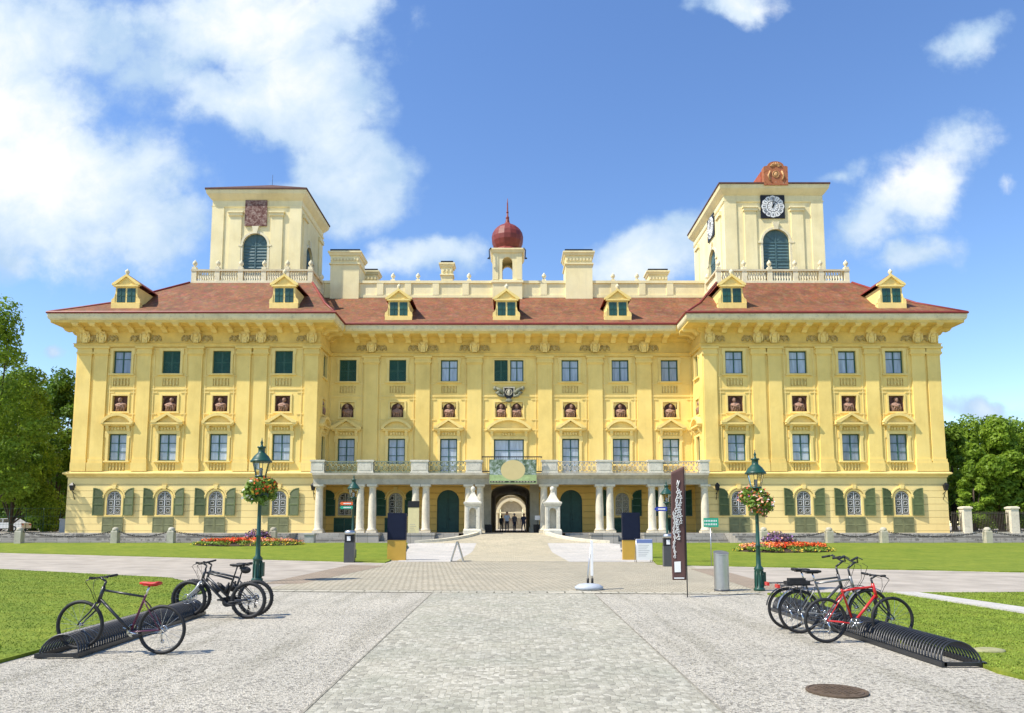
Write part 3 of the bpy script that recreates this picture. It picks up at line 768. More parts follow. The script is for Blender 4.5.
# ---- cornices with modillions
OV = 1.8
prof = [(0, 18.3), (.22, 18.3), (.22, 18.52), (.30, 18.60), (.08, 18.62), (.08, 19.75), (.35, 19.95), (.42, 20.12), (1.62, 20.2), (1.62, 20.42), (1.75, 20.55), (OV, 20.72), (OV, 20.98), (.2, 21.02)]
FAS = [(1.60, 20.415), (1.64, 20.41), (1.77, 20.54), (OV+.02, 20.72), (OV+.02, 20.975), (1.7, 20.978)]
M['fascia'] = mat('weathered_cream_fascia', (.78, .68, .42), .85, .12, 1.0, .2, 30, spec=.2, dirt=.35, streak=.2)
def fr_mb(g, x0, x1, y0, y1, dz=0): g.ring(x0, x1, y0, y1, [(o, z+dz) for o, z in prof], False)
for x0, x1 in (LW, RW):
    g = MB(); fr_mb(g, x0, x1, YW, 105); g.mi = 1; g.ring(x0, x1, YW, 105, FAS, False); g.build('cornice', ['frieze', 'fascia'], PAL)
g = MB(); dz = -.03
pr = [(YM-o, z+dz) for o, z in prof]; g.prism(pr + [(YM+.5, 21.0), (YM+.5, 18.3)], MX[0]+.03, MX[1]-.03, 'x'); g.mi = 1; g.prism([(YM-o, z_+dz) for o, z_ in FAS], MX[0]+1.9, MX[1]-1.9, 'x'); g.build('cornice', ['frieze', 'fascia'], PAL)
g = MB()
g.prism([(-.42, 20.19), (-1.52, 20.19), (-1.55, 20.02), (-1.40, 19.92), (-1.1, 19.96), (-.75, 19.93), (-.45, 19.8), (-.30, 19.62), (-.1, 19.6), (-.075, 20.1)], -.24, .24, 'x')
g.box(-.32, .32, -1.60, -.4, 20.10, 20.188)
MOD = g.mesh('modillion', 'trim')
g = MB()
g.ball((0, -.16, 19.12), .26, .2, .30, 8, 6); g.ball((0, -.3, 19.08), .10, .1, .13, 6, 4); g.ball((0, -.2, 18.86), .15, .12, .12, 6, 4)
for s in (-1, 1):
    g.torus((s*.36, -.16, 19.14), .15, .065, 'y', 12, 6); g.ball((s*.5, -.14, 18.94), .13, .1, .17, 6, 4); g.ball((s*.3, -.18, 19.36), .13, .1, .09, 6, 4)
ORN = g.mesh('frieze_mask', mat('weathered_mask', (.50, .36, .13), .9, .3, 5, .2, 30, dirt=.35))
g = MB()
g.prism([(-.22, 18.66), (.22, 18.66), (.30, 19.7), (-.30, 19.7)], -.34, -.085)
for s in (-1, 1): g.tube([(s*.32, -.3, 18.75), (s*.40, -.3, 19.1), (s*.34, -.36, 19.5)], [.05, .09, .12], 6)
g.ball((0, -.36, 19.4), .2, .14, .2, 7, 5); g.ball((0, -.34, 18.85), .12, .1, .14, 6, 4)
CONS = g.mesh('frieze_console', 'trim')
def mods(a, b_, Y, n):
    for i in range(n): inst('modillion', MOD, PAL, (a + (b_-a)*(i+.5)/n, Y, 0 if Y != YM else -.03))
mods(LW[0]-.2, LW[1]+.2, YW, 15); mods(RW[0]-.2, RW[1]+.2, YW, 15); mods(MX[0]+1.9, MX[1]-1.9, YM, 19)
for X, rz in ((LW[1], pi/2), (RW[0], -pi/2), (LW[0], -pi/2), (RW[1], pi/2)):
    for i in range(3): inst('modillion', MOD, PAL, (X, YW+.6+1.45*i, 0), rz)
for xs, Y in PX.values():
    for x in xs:
        inst('frieze_console', CONS, PAL, (x, Y, 0))
        for s in (-1, 1):
            if MX[0]+.6 < x+s*.98 < MX[1]-.6 or Y == YW and (LW[0]+.7 < x+s*.98 < LW[1]-.3 or RW[0]+.3 < x+s*.98 < RW[1]-.7): inst('frieze_mask', ORN, PAL, (x+s*.96, Y, 19.15*.15), 0, (.85, .85, .85))

# ---- roofs
def hip(x0, x1, y0, y1, z0, a0, a1, b0, b1, z1, c0=.42, c1=.34):
    g = MB()
    L = [(x0, x1, y0, y1, z0), (x0+(a0-x0)*c0, x1+(a1-x1)*c0, y0+(b0-y0)*c0, y1+(b1-y1)*c0, z0+(z1-z0)*c1), (a0, a1, b0, b1, z1)]
    V = []
    for p in L: V += [(p[0], p[2], p[4]), (p[1], p[2], p[4]), (p[1], p[3], p[4]), (p[0], p[3], p[4])]
    g.add(V, [(4*i+k, 4*i+(k+1) % 4, 4*i+4+(k+1) % 4, 4*i+4+k) for i in range(2) for k in range(4)] + [(8, 9, 10, 11)])
    return g
for (x0, x1), (a0, a1) in ((LW, (-32.6, -20.2)), (RW, (20.7, 34.4))):
    r = hip(x0-OV-.1, x1+OV+.1, YW-OV-.1, 107, 21.06, a0, a1, 71.4, 100, 26.3).build('roof', 'roof', PAL)
    g = MB(); g.ring(x0, x1, YW, 105, [(OV, 20.985), (OV+.10, 20.985), (OV+.13, 21.10), (OV+.06, 21.2), (OV-.1, 21.16)], False); g.build('gutter', 'darkred', r)
    for xa, xb in ((x0-OV, a0), (x1+OV, a1)):
        pa, pb = Vector((xa, YW-OV, 21.1)), Vector((xb, 71.4, 26.32)); pm = Vector((xa+(xb-xa)*.42, YW-OV+(71.4-YW+OV)*.42, 21.1+5.24*.34))
        MB().tube([pa, pm, pb], .13, 6).build('ridge_tiles', 'darkred', r)
g = MB(); ye = YM-OV-.1
g.prism([(ye, 21.03), (ye+3.3, 22.85), (76.1, 26.3), (84, 26.3), (92, 21.0)], MX[0]-2.5, MX[1]+2.5, 'x')
mr = g.build('roof', 'roof', PAL)
g = MB(); g.prism([(ye+.1, 20.95), (ye-.02, 20.95), (ye-.05, 21.06), (ye+.02, 21.17), (ye+.2, 21.14)], MX[0]+1.95, MX[1]-1.95, 'x'); g.build('gutter', 'darkred', mr)
# parapet
def urn_mesh(s=1.):
    g = MB(); g.box(-.24*s, .24*s, -.24*s, .24*s, 0, .28*s)
    g.lathe([(.16*s, .28*s), (.09*s, .36*s), (.10*s, .42*s), (.25*s, .62*s), (.27*s, .76*s), (.2*s, .86*s), (.22*s, .90*s), (.12*s, .98*s), (.05*s, 1.08*s), (.01, 1.16*s)], (0, 0, 0), 10)
    return g.mesh('urn', 'creamtrim')
URN = urn_mesh(.9)
g = MB(); g.box(-20.4, 20.9, 76.0, 76.7, 25.4, 27.8); g.box(-20.4, 20.9, 75.86, 76.84, 27.8, 28.08); g.box(-20.4, 20.9, 75.9, 76.0, 26.2, 26.5)
for x in (-14.2, -11.2, -8.2, -5, 3.4, 11.0, 14, 17): g.box(x-.35, x+.35, 75.88, 76.0, 26.5, 27.8)
par = g.build('roof_parapet', 'cream', PAL)
for px in (393, 418, 469, 544, 613, 637): inst('urn', URN, par, (Xp(px, 76.3, 28.2), 76.35, 28.08))
def chimney(x0, x1, y0, y1, zb, zt, fancy=True):
    g = MB(); g.box(x0, x1, y0, y1, zb, zt-.25)
    g.ring(x0, x1, y0, y1, [(0, zt-1.75), (.12, zt-1.7), (.12, zt-1.55), (.0, zt-1.5)], False)
    g.ring(x0, x1, y0, y1, [(0, zt-.75), (.1, zt-.72), (.18, zt-.5), (.26, zt-.42), (.26, zt-.25), (0, zt-.22)], False)
    n = max(3, int((x1-x0)/.34))
    for i in range(n): x = x0+(x1-x0)*(i+.5)/n; g.box(x-.09, x+.09, y0-.12, y0, zt-1.3, zt-1.0)
    g.mi = 1; g.box(x0-.05, x1+.05, y0-.05, y1+.05, zt-.24, zt); g.mi = 0
    return g.build('chimney', ['cream', 'iron'], PAL)
chimney(-19.55, -16.45, 75.7, 78.6, 25.5, 31.5); chimney(5.75, 8.65, 75.7, 78.6, 25.5, 31.5)
chimney(-17.3, -15.7, 82, 83.5, 24, 31.6); chimney(-8.05, -6.75, 80, 81.2, 25, 31.8); chimney(15.9, 18.1, 82, 83.6, 24, 31.6)
# bell turret
g = MB(); cx = -.5; x0, x1, y0, y1 = cx-1.6, cx+1.6, 75.6, 78.8
facade(g, x0, x1, 25.5, 31.2, [(cx-.55, cx+.55, 28.1, 30.6, .55)], .5, front(y0)); facade(g, x0, x1, 25.5, 31.2, [(cx-.55, cx+.55, 28.1, 30.6, .55)], -.5, front(y1))
for X, s in ((x0, 1), (x1, -1)): facade(g, y0, y1, 25.5, 31.2, [(77.2-.55, 77.2+.55, 28.1, 30.6, .55)], .5, lambda u, z, d, X=X, s=s: (X+s*d, u, z))
for x in (x0+.02, x1-.62):
    for y in (y0-.06, y1+.02): g.box(x, x+.6, y, y+.04, 28.1, 31.0)
g.ring(x0, x1, y0, y1, [(0, 31.0), (.12, 31.05), (.22, 31.3), (.28, 31.35), (.28, 31.5), (0, 31.62)])
g.ring(x0, x1, y0, y1, [(0, 27.7), (.12, 27.75), (.12, 28.0), (0, 28.06)], False)
bt = g.build('bell_turret', 'cream', PAL)
g = MB(); g.lathe([(1.75, 31.55), (1.6, 31.75), (1.38, 31.95), (1.55, 32.3), (1.72, 32.8), (1.76, 33.3), (1.66, 33.8), (1.4, 34.25), (1.0, 34.6), (.5, 34.85), (.25, 35.1), (.16, 35.6)], (cx, 77.2, 0), 16, pi/16, False)
g.build('onion_dome', mat('dome_red_metal', (.20, .036, .026), .5, .2, 2, .1, dirt=.1), bt)
g = MB(); g.lathe([(.18, 35.5), (.2, 35.7), (.1, 35.9), (.07, 37.3), (.02, 37.9)], (cx, 77.2, 0), 8); g.ball((cx, 77.2, 36.3), .14); g.build('spire', 'darkred', bt)
g = MB()
for s in (-1, 1): g.tube([(cx+s*1.75, 75.3, 31.5), (cx+s*1.95, 75.2, 31.2), (cx+s*1.9, 75.2, 30.2)], .06, 6); g.tube([(cx+s*1.9, 75.2, 30.4), (cx+s*2.1, 75.2, 30.25)], .08, 6)
g.build('rain_spout', 'iron', bt)
# dormers
def dormer(x, y, zb):
    g = MB(); g.mi = 0
    w = 1.02; g.box(x-w, x+w, y, y+3.6, zb-.6, zb+1.75); g.box(x-w-.3, x+w+.3, y-.08, y+.4, zb-.35, zb+.22)
    for s in (-1, 1): g.prism([(x+s*w, zb+.2), (x+s*(w+.34), zb+.2), (x+s*(w+.30), zb+.55), (x+s*(w+.08), zb+.75), (x+s*w, zb+1.1)], y-.05, y+.25); 
    g.box(x-w-.15, x+w+.15, y-.18, y+.1, zb+1.75, zb+1.92); g.prism([(x-w-.02, zb+1.92), (x+w+.02, zb+1.92), (x, zb+2.72)], y-.02, y+.1)
    for s in (-1, 1): g.prism([(x+s*(w+.28), zb+1.88), (x+s*(w+.28), zb+2.04), (x, zb+2.95), (x, zb+2.72), (x+s*(w-.05), zb+1.93)], y-.2, y+.12)
    d = g.build('dormer', 'trim', PAL)
    g = MB()
    for s in (-1, 1): g.prism([(x+s*(w+.30), zb+1.92), (x+s*(w+.30), zb+2.02), (x+s*.001, zb+2.98), (x+s*.001, zb+2.86)], y+.12, y+5.2)
    g.build('dormer_roof', 'darkred', d)
    g = MB(); g.lathe([(.09, 0), (.12, .1), (.2, .26), (.18, .38), (.06, .5), (.02, .58)], (x, y-.02, zb+2.9), 8); g.build('finial', 'creamtrim', d)
    for s in (-1, 1):
        g = MB(); xc = x+s*.47; g.mi = 0; g.box(xc-.38, xc+.38, y-.03, y-.004, zb+.28, zb+1.62); g.mi = 1
        g.box(xc-.38, xc+.38, y-.06, y-.03, zb+.9, zb+.97); g.box(xc-.03, xc+.03, y-.06, y-.031, zb+.28, zb+1.62)
        g.build('dormer_window', ['greenpane', 'greenpaint'], d)
for x in (-35.8, -21.15, 20.4, 35.2): dormer(x, 65.55, 22.15)
for x in (-11.1, -.55, 10.35): dormer(x, 69.3, 22.0)

# ---- towers
M['mural'] = None
def m_mural():
    m, nt, b = basemat('faded_red_mural', .9, 0, .1); p = pos(nt)
    f = noise(nt, p, 2.6, 7, .75); gq = noise(nt, stretch(nt, p, (1, 1, 2.2)), 4.5, 5, .7)
    c = ramp(nt, f, [(.35, (.09, .045, .04)), (.47, (.19, .10, .085)), (.56, (.34, .24, .20)), (.68, (.52, .44, .38))])
    c = mixc(nt, math_node(nt, 'MULTIPLY', ramp(nt, gq, [(.5, (0, 0, 0)), (.6, (1, 1, 1))]), .5), c, (.13, .05, .05))
    nt.links.new(c, b.inputs['Base Color']); return m
M['mural'] = m_mural()
def tower(x0, x1, y0, y1, zt, bx, cxw, ww, wz1, clock):
    zb = 26.2; inn = x1 if x0 < 0 else x0; s = 1 if x0 < 0 else -1
    ym = (y0+y1)/2 - (1.2 if x0 < 0 else 1.5)
    g = MB()
    facade(g, x0, x1, 24.5, zt, [(cxw-ww/2, cxw+ww/2, 27, wz1, ww/2)], .4, front(y0))
    facade(g, y0, y1, 24.5, zt, [(ym-ww/2, ym+ww/2, 27, wz1-.4, ww/2)], .4, lambda u, z, d: (inn - s*d, u, z))
    out = x0 if s == 1 else x1
    g.poly([(out, y0, 24.5), (out, y1, 24.5), (out, y1, zt), (out, y0, zt)]); g.poly([(x0, y1, 24.5), (x1, y1, 24.5), (x1, y1, zt), (x0, y1, zt)])
    T = g.build('tower', 'cream', PAL)
    w = x1-x0
    for k, xa in enumerate((x0, x0+w*.185+.15, x1-w*.185-1.45, x1-1.25)):
        g = MB(); a = xa; b_ = xa+1.25
        if k in (1, 2):
            g.box(a, b_, y0-.12, y0, zb, zt-2.45); g.box(a-.12, b_+.12, y0-.24, y0, zt-2.45, zt-2.15); g.box(a-.2, b_+.2, y0-.32, y0, zt-2.15, zt-1.98)
        else: g.box(a-.02 if k == 0 else a, b_ if k == 0 else b_+.02, y0-.1, y0, zb, zt-1.4)
        g.build('tower_pilaster', 'cream', T)
    for k in range(2):
        g = MB(); ya = (y0+y1)/2 + (-1 if k == 0 else 1)*((y1-y0)*.36)
        xx0, xx1 = sorted((inn, inn+s*.12)); g.box(xx0, xx1, ya-.65, ya+.65, zb, zt-2.45); xx0, xx1 = sorted((inn, inn+s*.28)); g.box(xx0, xx1, ya-.78, ya+.78, zt-2.45, zt-2.0)
        g.build('tower_pilaster', 'cream', T)
    g = MB(); g.ring(x0, x1, y0, y1, [(0, zt-1.5), (.06, zt-1.5), (.12, zt-1.35), (.03, zt-1.33), (.03, zt-.75), (.18, zt-.6), (.3, zt-.45), (.52, zt-.15), (.58, zt+.10), (.58, zt+.25), (0, zt+.3)], False)
    g.build('tower_cornice', 'cream', T)
    g = MB(); c = ((x0+x1)/2, (y0+y1)/2)
    L = [(x0-.66, y0-.66, zt+.26), (x1+.66, y0-.66, zt+.26), (x1+.66, y1+.66, zt+.26), (x0-.66, y1+.66, zt+.26)]
    U = [(a, b_, zt+.42) for a, b_, _ in L]
    g.add(L + U + [(c[0], c[1], zt+(3.1 if x0 < 0 else 1.75))], [(0, 1, 5, 4), (1, 2, 6, 5), (2, 3, 7, 6), (3, 0, 4, 7), (4, 5, 8), (5, 6, 8), (6, 7, 8), (7, 4, 8), (3, 2, 1, 0)])
    g.build('tower_roof', mat('dark_brown_tower_roof', (.10, .045, .032), .8, .25, 1.5, .3, 8), T)
    for fx in (0, 1):
        g = MB(); hw = ww/2; h = wz1-27 - (.4 if fx else 0)
        if fx: g.f = lambda x, y, z: (inn - s*y, ym + x, 27+z)
        else: g.f = lambda x, y, z: (cxw+x, y0+y, 27+z)
        N = 14; g.mi = 0
        pts = [(-hw, 0)] + [(-hw*cos(pi*k/N), h-hw+hw*sin(pi*k/N)) for k in range(N+1)] + [(hw, 0)]; g.prism(pts, .2, .26)
        g.mi = 1
        g.box(-.06, .06, .13, .2, 0, h-.06)
        for z in (h-hw-.05, h*.40, h*.2): g.box(-hw+.02, hw-.02, .14, .2, z, z+.10)
        for k in range(12):
            for q in (-1, 1):
                z = .15+k*(h-hw)/12.5; g.add([(q*.1, .15, z), (q*(hw-.12), .15, z), (q*(hw-.12), .2, z+.14), (q*.1, .2, z+.14)], [(0, 1, 2, 3)])
        for k in range(5):
            a, b_ = pi*(k+.15)/5, pi*(k+.85)/5
            g.prism([(-.3*cos(a), h-hw+.3*sin(a)), (-(hw-.12)*cos(a), h-hw+(hw-.12)*sin(a)), (-(hw-.12)*cos(b_), h-hw+(hw-.12)*sin(b_)), (-.3*cos(b_), h-hw+.3*sin(b_))], .17, .199)
        g.build('arched_tower_window', ['tealwood', 'tealwood'], T)
        g = MB(); g.f = (lambda x, y, z: (inn - s*y, ym + x, 27+z)) if fx else (lambda x, y, z: (cxw+x, y0+y, 27+z))
        for k in range(N):
            p = lambda r, j: (-r*cos(pi*j/N), h-hw+r*sin(pi*j/N)); g.prism([p(hw, k), p(hw, k+1), p(hw+.24, k+1), p(hw+.24, k)], -.1, 0)
        for q in (-1, 1): g.box(*sorted((q*hw, q*(hw+.24))), -.1, 0, 0, h-hw); g.box(*sorted((q*hw, q*(hw+.45))), -.16, -.0, h-hw-.12, h-hw+.05)
        g.prism([(-.18, h-.05), (.18, h-.05), (.36, h+.75), (-.36, h+.75)], -.2, -.001)
        g.build('window_surround', 'creamtrim', T)
    # balustrade
    bx0, bx1, by0, by1 = bx
    g = MB(); zb0, zb1 = 26.25, 27.75
    g.ring(bx0, bx1, by0, by1, [(0, zb0-.6), (.06, zb0-.6), (.06, zb0+.3), (.0, zb0+.32), (-.3, zb0+.32)], False); g.ring(bx0, bx1, by0, by1, [(-.32, zb1-.2), (.08, zb1-.2), (.1, zb1-.03), (-.34, zb1)], False)
    def run(p, q, n):
        for i in range(n):
            t = (i+.5)/n; x, y = p[0]+(q[0]-p[0])*t, p[1]+(q[1]-p[1])*t
            g.lathe([(.09, .0), (.13, .05), (.07, .12), (.16, .42), (.06, .78), (.12, .92), (.12, .98)], (x, y, zb0+.31), 7)
    segs = 5; posts = []
    for k in range(segs):
        a, b_ = bx0+.2+(bx1-bx0-.4)*k/segs, bx0+.2+(bx1-bx0-.4)*(k+1)/segs
        run((a+.35, by0+.16), (b_-.35, by0+.16), 7); posts += [(a, by0+.16), (b_, by0+.16)]
    bi = bx1-.16 if s == 1 else bx0+.16
    for k in range(4):
        a, b_ = by0+.2+(by1-by0-.4)*k/4, by0+.2+(by1-by0-.4)*(k+1)/4
        run((bi, a+.35), (bi, b_-.35), 7); posts.append((bi, b_))
    posts = sorted(set((round(x, 3), round(y, 3)) for x, y in posts))
    for x, y in posts: g.box(x-.25, x+.25, y-.2 if y > by0+.3 else by0-.03, y+.2, zb0+.3, zb1-.15)
    g.build('balustrade', 'creamtrim', T)
    for x, y in posts: inst('urn', URN, T, (x, y, zb1))
    if not clock:
        g = MB(); g.box(cxw-1.15, cxw+1.15, y0-.17, y0, 33.35, 36.15); g.build('painted_panel', 'mural', T)
    else:
        for fx in (0, 1):
            g = MB(); g.f = (lambda x, y, z: (inn + s*.09 - s*y, ym + x, 34.75+z)) if fx else (lambda x, y, z: (cxw-.25+x, y0-.09+y, 35.0+z))
            sg = -1 if fx else 1
            g.mi = 0; g.box(-1.25, 1.25, -.06, .085, -1.25, 1.25)
            g.mi = 1
            for k in range(12):
                a, b_ = 2*pi*(k-.44)/12, 2*pi*(k+.44)/12
                am = (a+b_)/2
                g.prism([(.62*sin(a), .62*cos(a)), (1.14*sin(a), 1.14*cos(a)), (1.2*sin(am), 1.2*cos(am)), (1.14*sin(b_), 1.14*cos(b_)), (.62*sin(b_), .62*cos(b_))], -.09, -.061)
            for k in range(12):
                a, b_ = 2*pi*k/12, 2*pi*(k+.8)/12; g.prism([(.1*sin(a), .1*cos(a)), (.55*sin(a), .55*cos(a)), (.55*sin(b_), .55*cos(b_)), (.1*sin(b_), .1*cos(b_))], -.085, -.061)
            g.mi = 2
            for k, num in enumerate(('XII', 'I', 'II', 'III', 'IIII', 'V', 'VI', 'VII', 'VIII', 'IX', 'X', 'XI')):
                a = 2*pi*k/12*sg; ca, sa = cos(a), sin(a); n = len(num); adv = {'I': .075, 'V': .12, 'X': .12}
                tot = sum(adv[ch] for ch in num); u = -tot/2
                for ch in num:
                    m_ = u + adv[ch]/2; st = {'I': [((0, -.15), (0, .15))], 'V': [((-.05, .15), (0, -.15)), ((.05, .15), (0, -.15))], 'X': [((-.05, .15), (.05, -.15)), ((.05, .15), (-.05, -.15))]}[ch]
                    for (p, q) in st:
                        dx, dz = q[0]-p[0], q[1]-p[1]; L = math.hypot(dx, dz); nx, nz = -dz/L*.016, dx/L*.016
                        pts = [(m_*sg*1+p[0]*sg+nx, p[1]+nz), (m_*sg+q[0]*sg+nx, q[1]+nz), (m_*sg+q[0]*sg-nx, q[1]-nz), (m_*sg+p[0]*sg-nx, p[1]-nz)]
                        g.prism([(x*ca + (z+.9)*sa, -x*sa + (z+.9)*ca) for x, z in pts], -.10, -.091)
                    u += adv[ch]
            for ang, L, w_ in ((radians(4)*sg, .95, .05), (radians(32)*sg, .62, .07)):
                ca, sa = cos(ang), sin(ang); g.prism([(x*ca+z*sa, -x*sa+z*ca) for x, z in ((-w_, -.15), (w_, -.15), (w_*.4, L), (-w_*.4, L))], -.13, -.105)
            g.build('clock_face', ['iron', 'white', 'iron'], T)
    return T
TL = tower(-31.75, -22.3, 74, 82.6, 36.9, (-32.5, -20.3, 71.5, 88), -27.1, 2.6, 32.55, False)
TR = tower(22.2, 32.5, 73, 85.5, 37.0, (20.8, 34.2, 71.5, 88), 27.5, 2.8, 32.6, True)
# painted gable block standing on the right tower roof
def m_gable():
    m, nt, b = basemat('painted_gable', .85, 0, .1); p = pos(nt)
    f = noise(nt, p, 2.4, 5, .7); c = ramp(nt, f, [(.35, (.26, .07, .035)), (.48, (.42, .17, .08)), (.58, (.36, .12, .07)), (.7, (.55, .33, .19))]); nt.links.new(c, b.inputs['Base Color']); return m
M['gable'] = m_gable()
g = MB(); cx, zz = 27.5, 37.4
pts = [(cx-1.25, zz-.3), (cx-1.25, zz+1.7), (cx-1.0, zz+1.78)] + [(cx-.85*cos(pi*k/10), zz+1.78+.5*sin(pi*k/10)) for k in range(11)] + [(cx+1.0, zz+1.78), (cx+1.25, zz+1.7), (cx+1.25, zz-.3)]
g.prism(pts, 72.3, 73.0); gb = g.build('roof_gable', 'gable', TR)
g = MB()
for k in range(9):
    a = pi*(k+.5)/9; g.tube([(cx-.2*cos(a), 72.28, zz+1.65+.12*sin(a)), (cx-.6*cos(a), 72.26, zz+1.7+.42*sin(a))], [.03, .06], 6)
g.torus((cx, 72.28, zz+.85), .34, .05, 'y', 16, 6); g.ball((cx, 72.28, zz+.85), .22, .08, .26)
for s in (-1, 1): g.tube([(cx+s*.65, 72.28, zz+.2), (cx+s*.8, 72.26, zz+.7), (cx+s*.6, 72.28, zz+1.2)], .09, 6)
g.build('gable_relief', mat('ochre_relief', (.52, .30, .13), .8, .4, 4, dirt=.2), TR)
g = MB(); g.prism([(cx-1.35, zz-.1), (cx-1.35, zz+1.45), (cx, zz+2.3), (cx+1.35, zz+1.45), (cx+1.35, zz-.1)], 73.0, 76.5); g.build('gable_roof', mat('orange_tiles', (.40, .10, .05), .8, .2, 3), TR)
# lightning rod
for T, x, y in ((TL, -27, 78.3),): g = MB(); g.tube([(x, y, 39.6), (x, y, 41.2)], .02, 5); g.build('lightning_rod', 'iron', T)

# ---- ground floor windows with grille, shutters and cellar panel
def grille_mesh():
    g = MB(); w, h = 1.28, 2.06; hw = w/2
    N = 12
    for k in range(N):
        p = lambda r, j: (-r*cos(pi*j/N), h-hw+r*sin(pi*j/N)); g.prism([p(hw, k), p(hw, k+1), p(hw-.05, k+1), p(hw-.05, k)], .05, .09)
    for s in (-1, 1): g.box(*sorted((s*hw, s*(hw-.05))), .05, .09, 0, h-hw)
    g.box(-.04, .04, .05, .09, 0, h-.02); g.box(-hw, hw, .05, .09, 0, .05); g.box(-hw, hw, .05, .09, .68, .72); g.box(-hw, hw, .05, .09, 1.34, 1.38)
    for cx in (-.32, .32):
        for cz in (.36, 1.03, 1.62):
            g.torus((cx, .06, cz), .17, .022, 'y', 14, 4)
            for a in (pi/4, 3*pi/4, 5*pi/4, 7*pi/4):
                q = (cx+.27*cos(a), cz+.31*sin(a))
                if q[1] < h-.3 or abs(q[0]) < .5: g.tube([(cx+.17*cos(a), .06, cz+.17*sin(a)), (q[0], .06, q[1])], .018, 4)
    return g.mesh('window_grille', 'whiteiron')
GRL = grille_mesh()
def gsur():
    g = MB(); hw = .66; h = 2.2; N = 14
    for k in range(N):
        p = lambda r, j: (-r*cos(pi*j/N), h-.68+r*sin(pi*j/N)); g.prism([p(.66, k), p(.66, k+1), p(.84, k+1), p(.84, k)], -.03, .3); g.prism([p(.92, k), p(.92, k+1), p(1.04, k+1), p(1.04, k)], -.1, 0)
    for s in (-1, 1): g.box(*sorted((s*.66, s*.84)), -.03, .3, 0, h-.68)
    g.box(-.84, .84, -.06, .3, -.14, 0); g.prism([(-.13, 2.36), (.13, 2.36), (.2, 2.75), (-.2, 2.75)], -.16, 0)
    return g.mesh('surround', 'trim')
GSU = gsur(); GP = pane_mesh(1.34, 2.14, .67, .14, 'darkpane')
SH = {}
def shutter_mesh(m, w=.95, h=2.5):
    g = MB(); y0, y1 = -.07, -.02
    N = 6; prf = [(0, 0), (w, 0)] + [(w - w*k/N, h-.78+.78*sqrt(max(0, 1-(1-k/N)**2))) for k in range(N+1)]
    # quarter arch top: highest beside the window
    fr = .09
    g.box(0, fr, y0, y1, 0, h-.06); g.box(w-fr, w, y0, y1, 0, h-.76)
    for z in (0, .95, 1.62): g.box(fr, w-fr, y0, y1, z, z+.1)
    top = prf[2:]
    for k in range(len(top)-1):
        a, b_ = top[k], top[k+1]; g.prism([a, b_, (b_[0], b_[1]-.1), (a[0], a[1]-.1)], y0, y1)
    g.prism([(0, 0)] + [(w, 0)] + [(a, b_-.02) for a, b_ in top], y1, y1+.012)
    z = .12
    while z < h-.15:
        xm = w-fr if z < h-.8 else w*(1-sqrt(max(0, 1-((z-(h-.8))/.78)**2)))  # right limit
        xm = w-fr if z < h-.8 else w*sqrt(max(0, 1-((z-(h-.78))/.8)**2)) - .05
        if xm > fr+.05: g.add([(fr, y0+.01, z), (xm, y0+.01, z), (xm, y1, z+.08), (fr, y1, z+.08)], [(0, 1, 2, 3)])
        z += .085
    g.V = [(w-v[0], v[1], v[2]) for v in g.V]
    return g.mesh('shutter', m)
SH['a'] = shutter_mesh('shutter'); SH['c'] = shutter_mesh('greenpaint')
CEL = louver_mesh(1.9, 1.42, 'greyshutter', 2, -.10, slat=.10); CEG = louver_mesh(2.0, 1.42, 'greenpaint', 2, -.10, slat=.10)
for xs, Y, a, cel in ((WL, YW-.1, 'a', CEL), (WR, YW-.1, 'a', CEL), ([WM[0], WM[1], WM[5], WM[6]], YM-.05, 'c', CEG)):
    for x in xs:
        w = inst('ground_floor_window', GP, PAL, (x, Y, 2.8))
        inst('window_grille', GRL, w, (0, .02, .05)); inst('surround', GSU, w)
        sh = inst('shutter', SH[a], w, (.90, -.02, -.05)); sh.rotation_euler.z = radians(-8)
        sh = inst('shutter', SH[a], w, (-.90, -.02, -.05), 0, (-1, 1, 1)); sh.rotation_euler.z = radians(8)
        inst('cellar_shutter', cel, w, (0, 0, -1.62))
# green doors below the balcony
for x in (WM[2], WM[4]):
    g = MB(); N = 14; hw, h = 1.06, 4.05
    g.prism([(-hw, 0)] + [(-hw*cos(pi*k/N), h-hw+hw*sin(pi*k/N)) for k in range(N+1)] + [(hw, 0)], .14, .2)
    for s in (-1, 1):
        for z0, z1 in ((.25, 1.1), (1.3, 2.7)): g.box(*sorted((s*.14, s*.92)), .10, .14, z0, z1)
    g.box(-.05, .05, .08, .14, 0, h-hw); g.box(-hw, hw, .08, .14, h-hw-.06, h-hw+.08); g.box(-.04, .04, .09, .139, h-hw, h-.04)
    d = g.build('door', 'bluedoor', PAL, (x, YM-.05, TZ))
    g = MB(); g.ball((.14, .03, 1.25), .05); g.build('door_handle', 'iron', d)
# wall lanterns of the wings
for px in (74, 314, 716.5, 944):
    x = Xp(px, YW-.3, 5); g = MB(); y = YW-.1
    g.tube([(x, y, 4.7), (x, y-.35, 4.85), (x, y-.5, 5.0)], .035, 6); g.tube([(x, y, 4.2), (x, y-.2, 4.5), (x, y-.36, 4.84)], .03, 6)
    g.taper(x-.12, x+.12, y-.62, y-.38, 5.0, 5.45, 1.5); g.taper(x-.2, x+.2, y-.7, y-.3, 5.45, 5.7, .2); g.build('wall_lantern', 'iron', PAL)
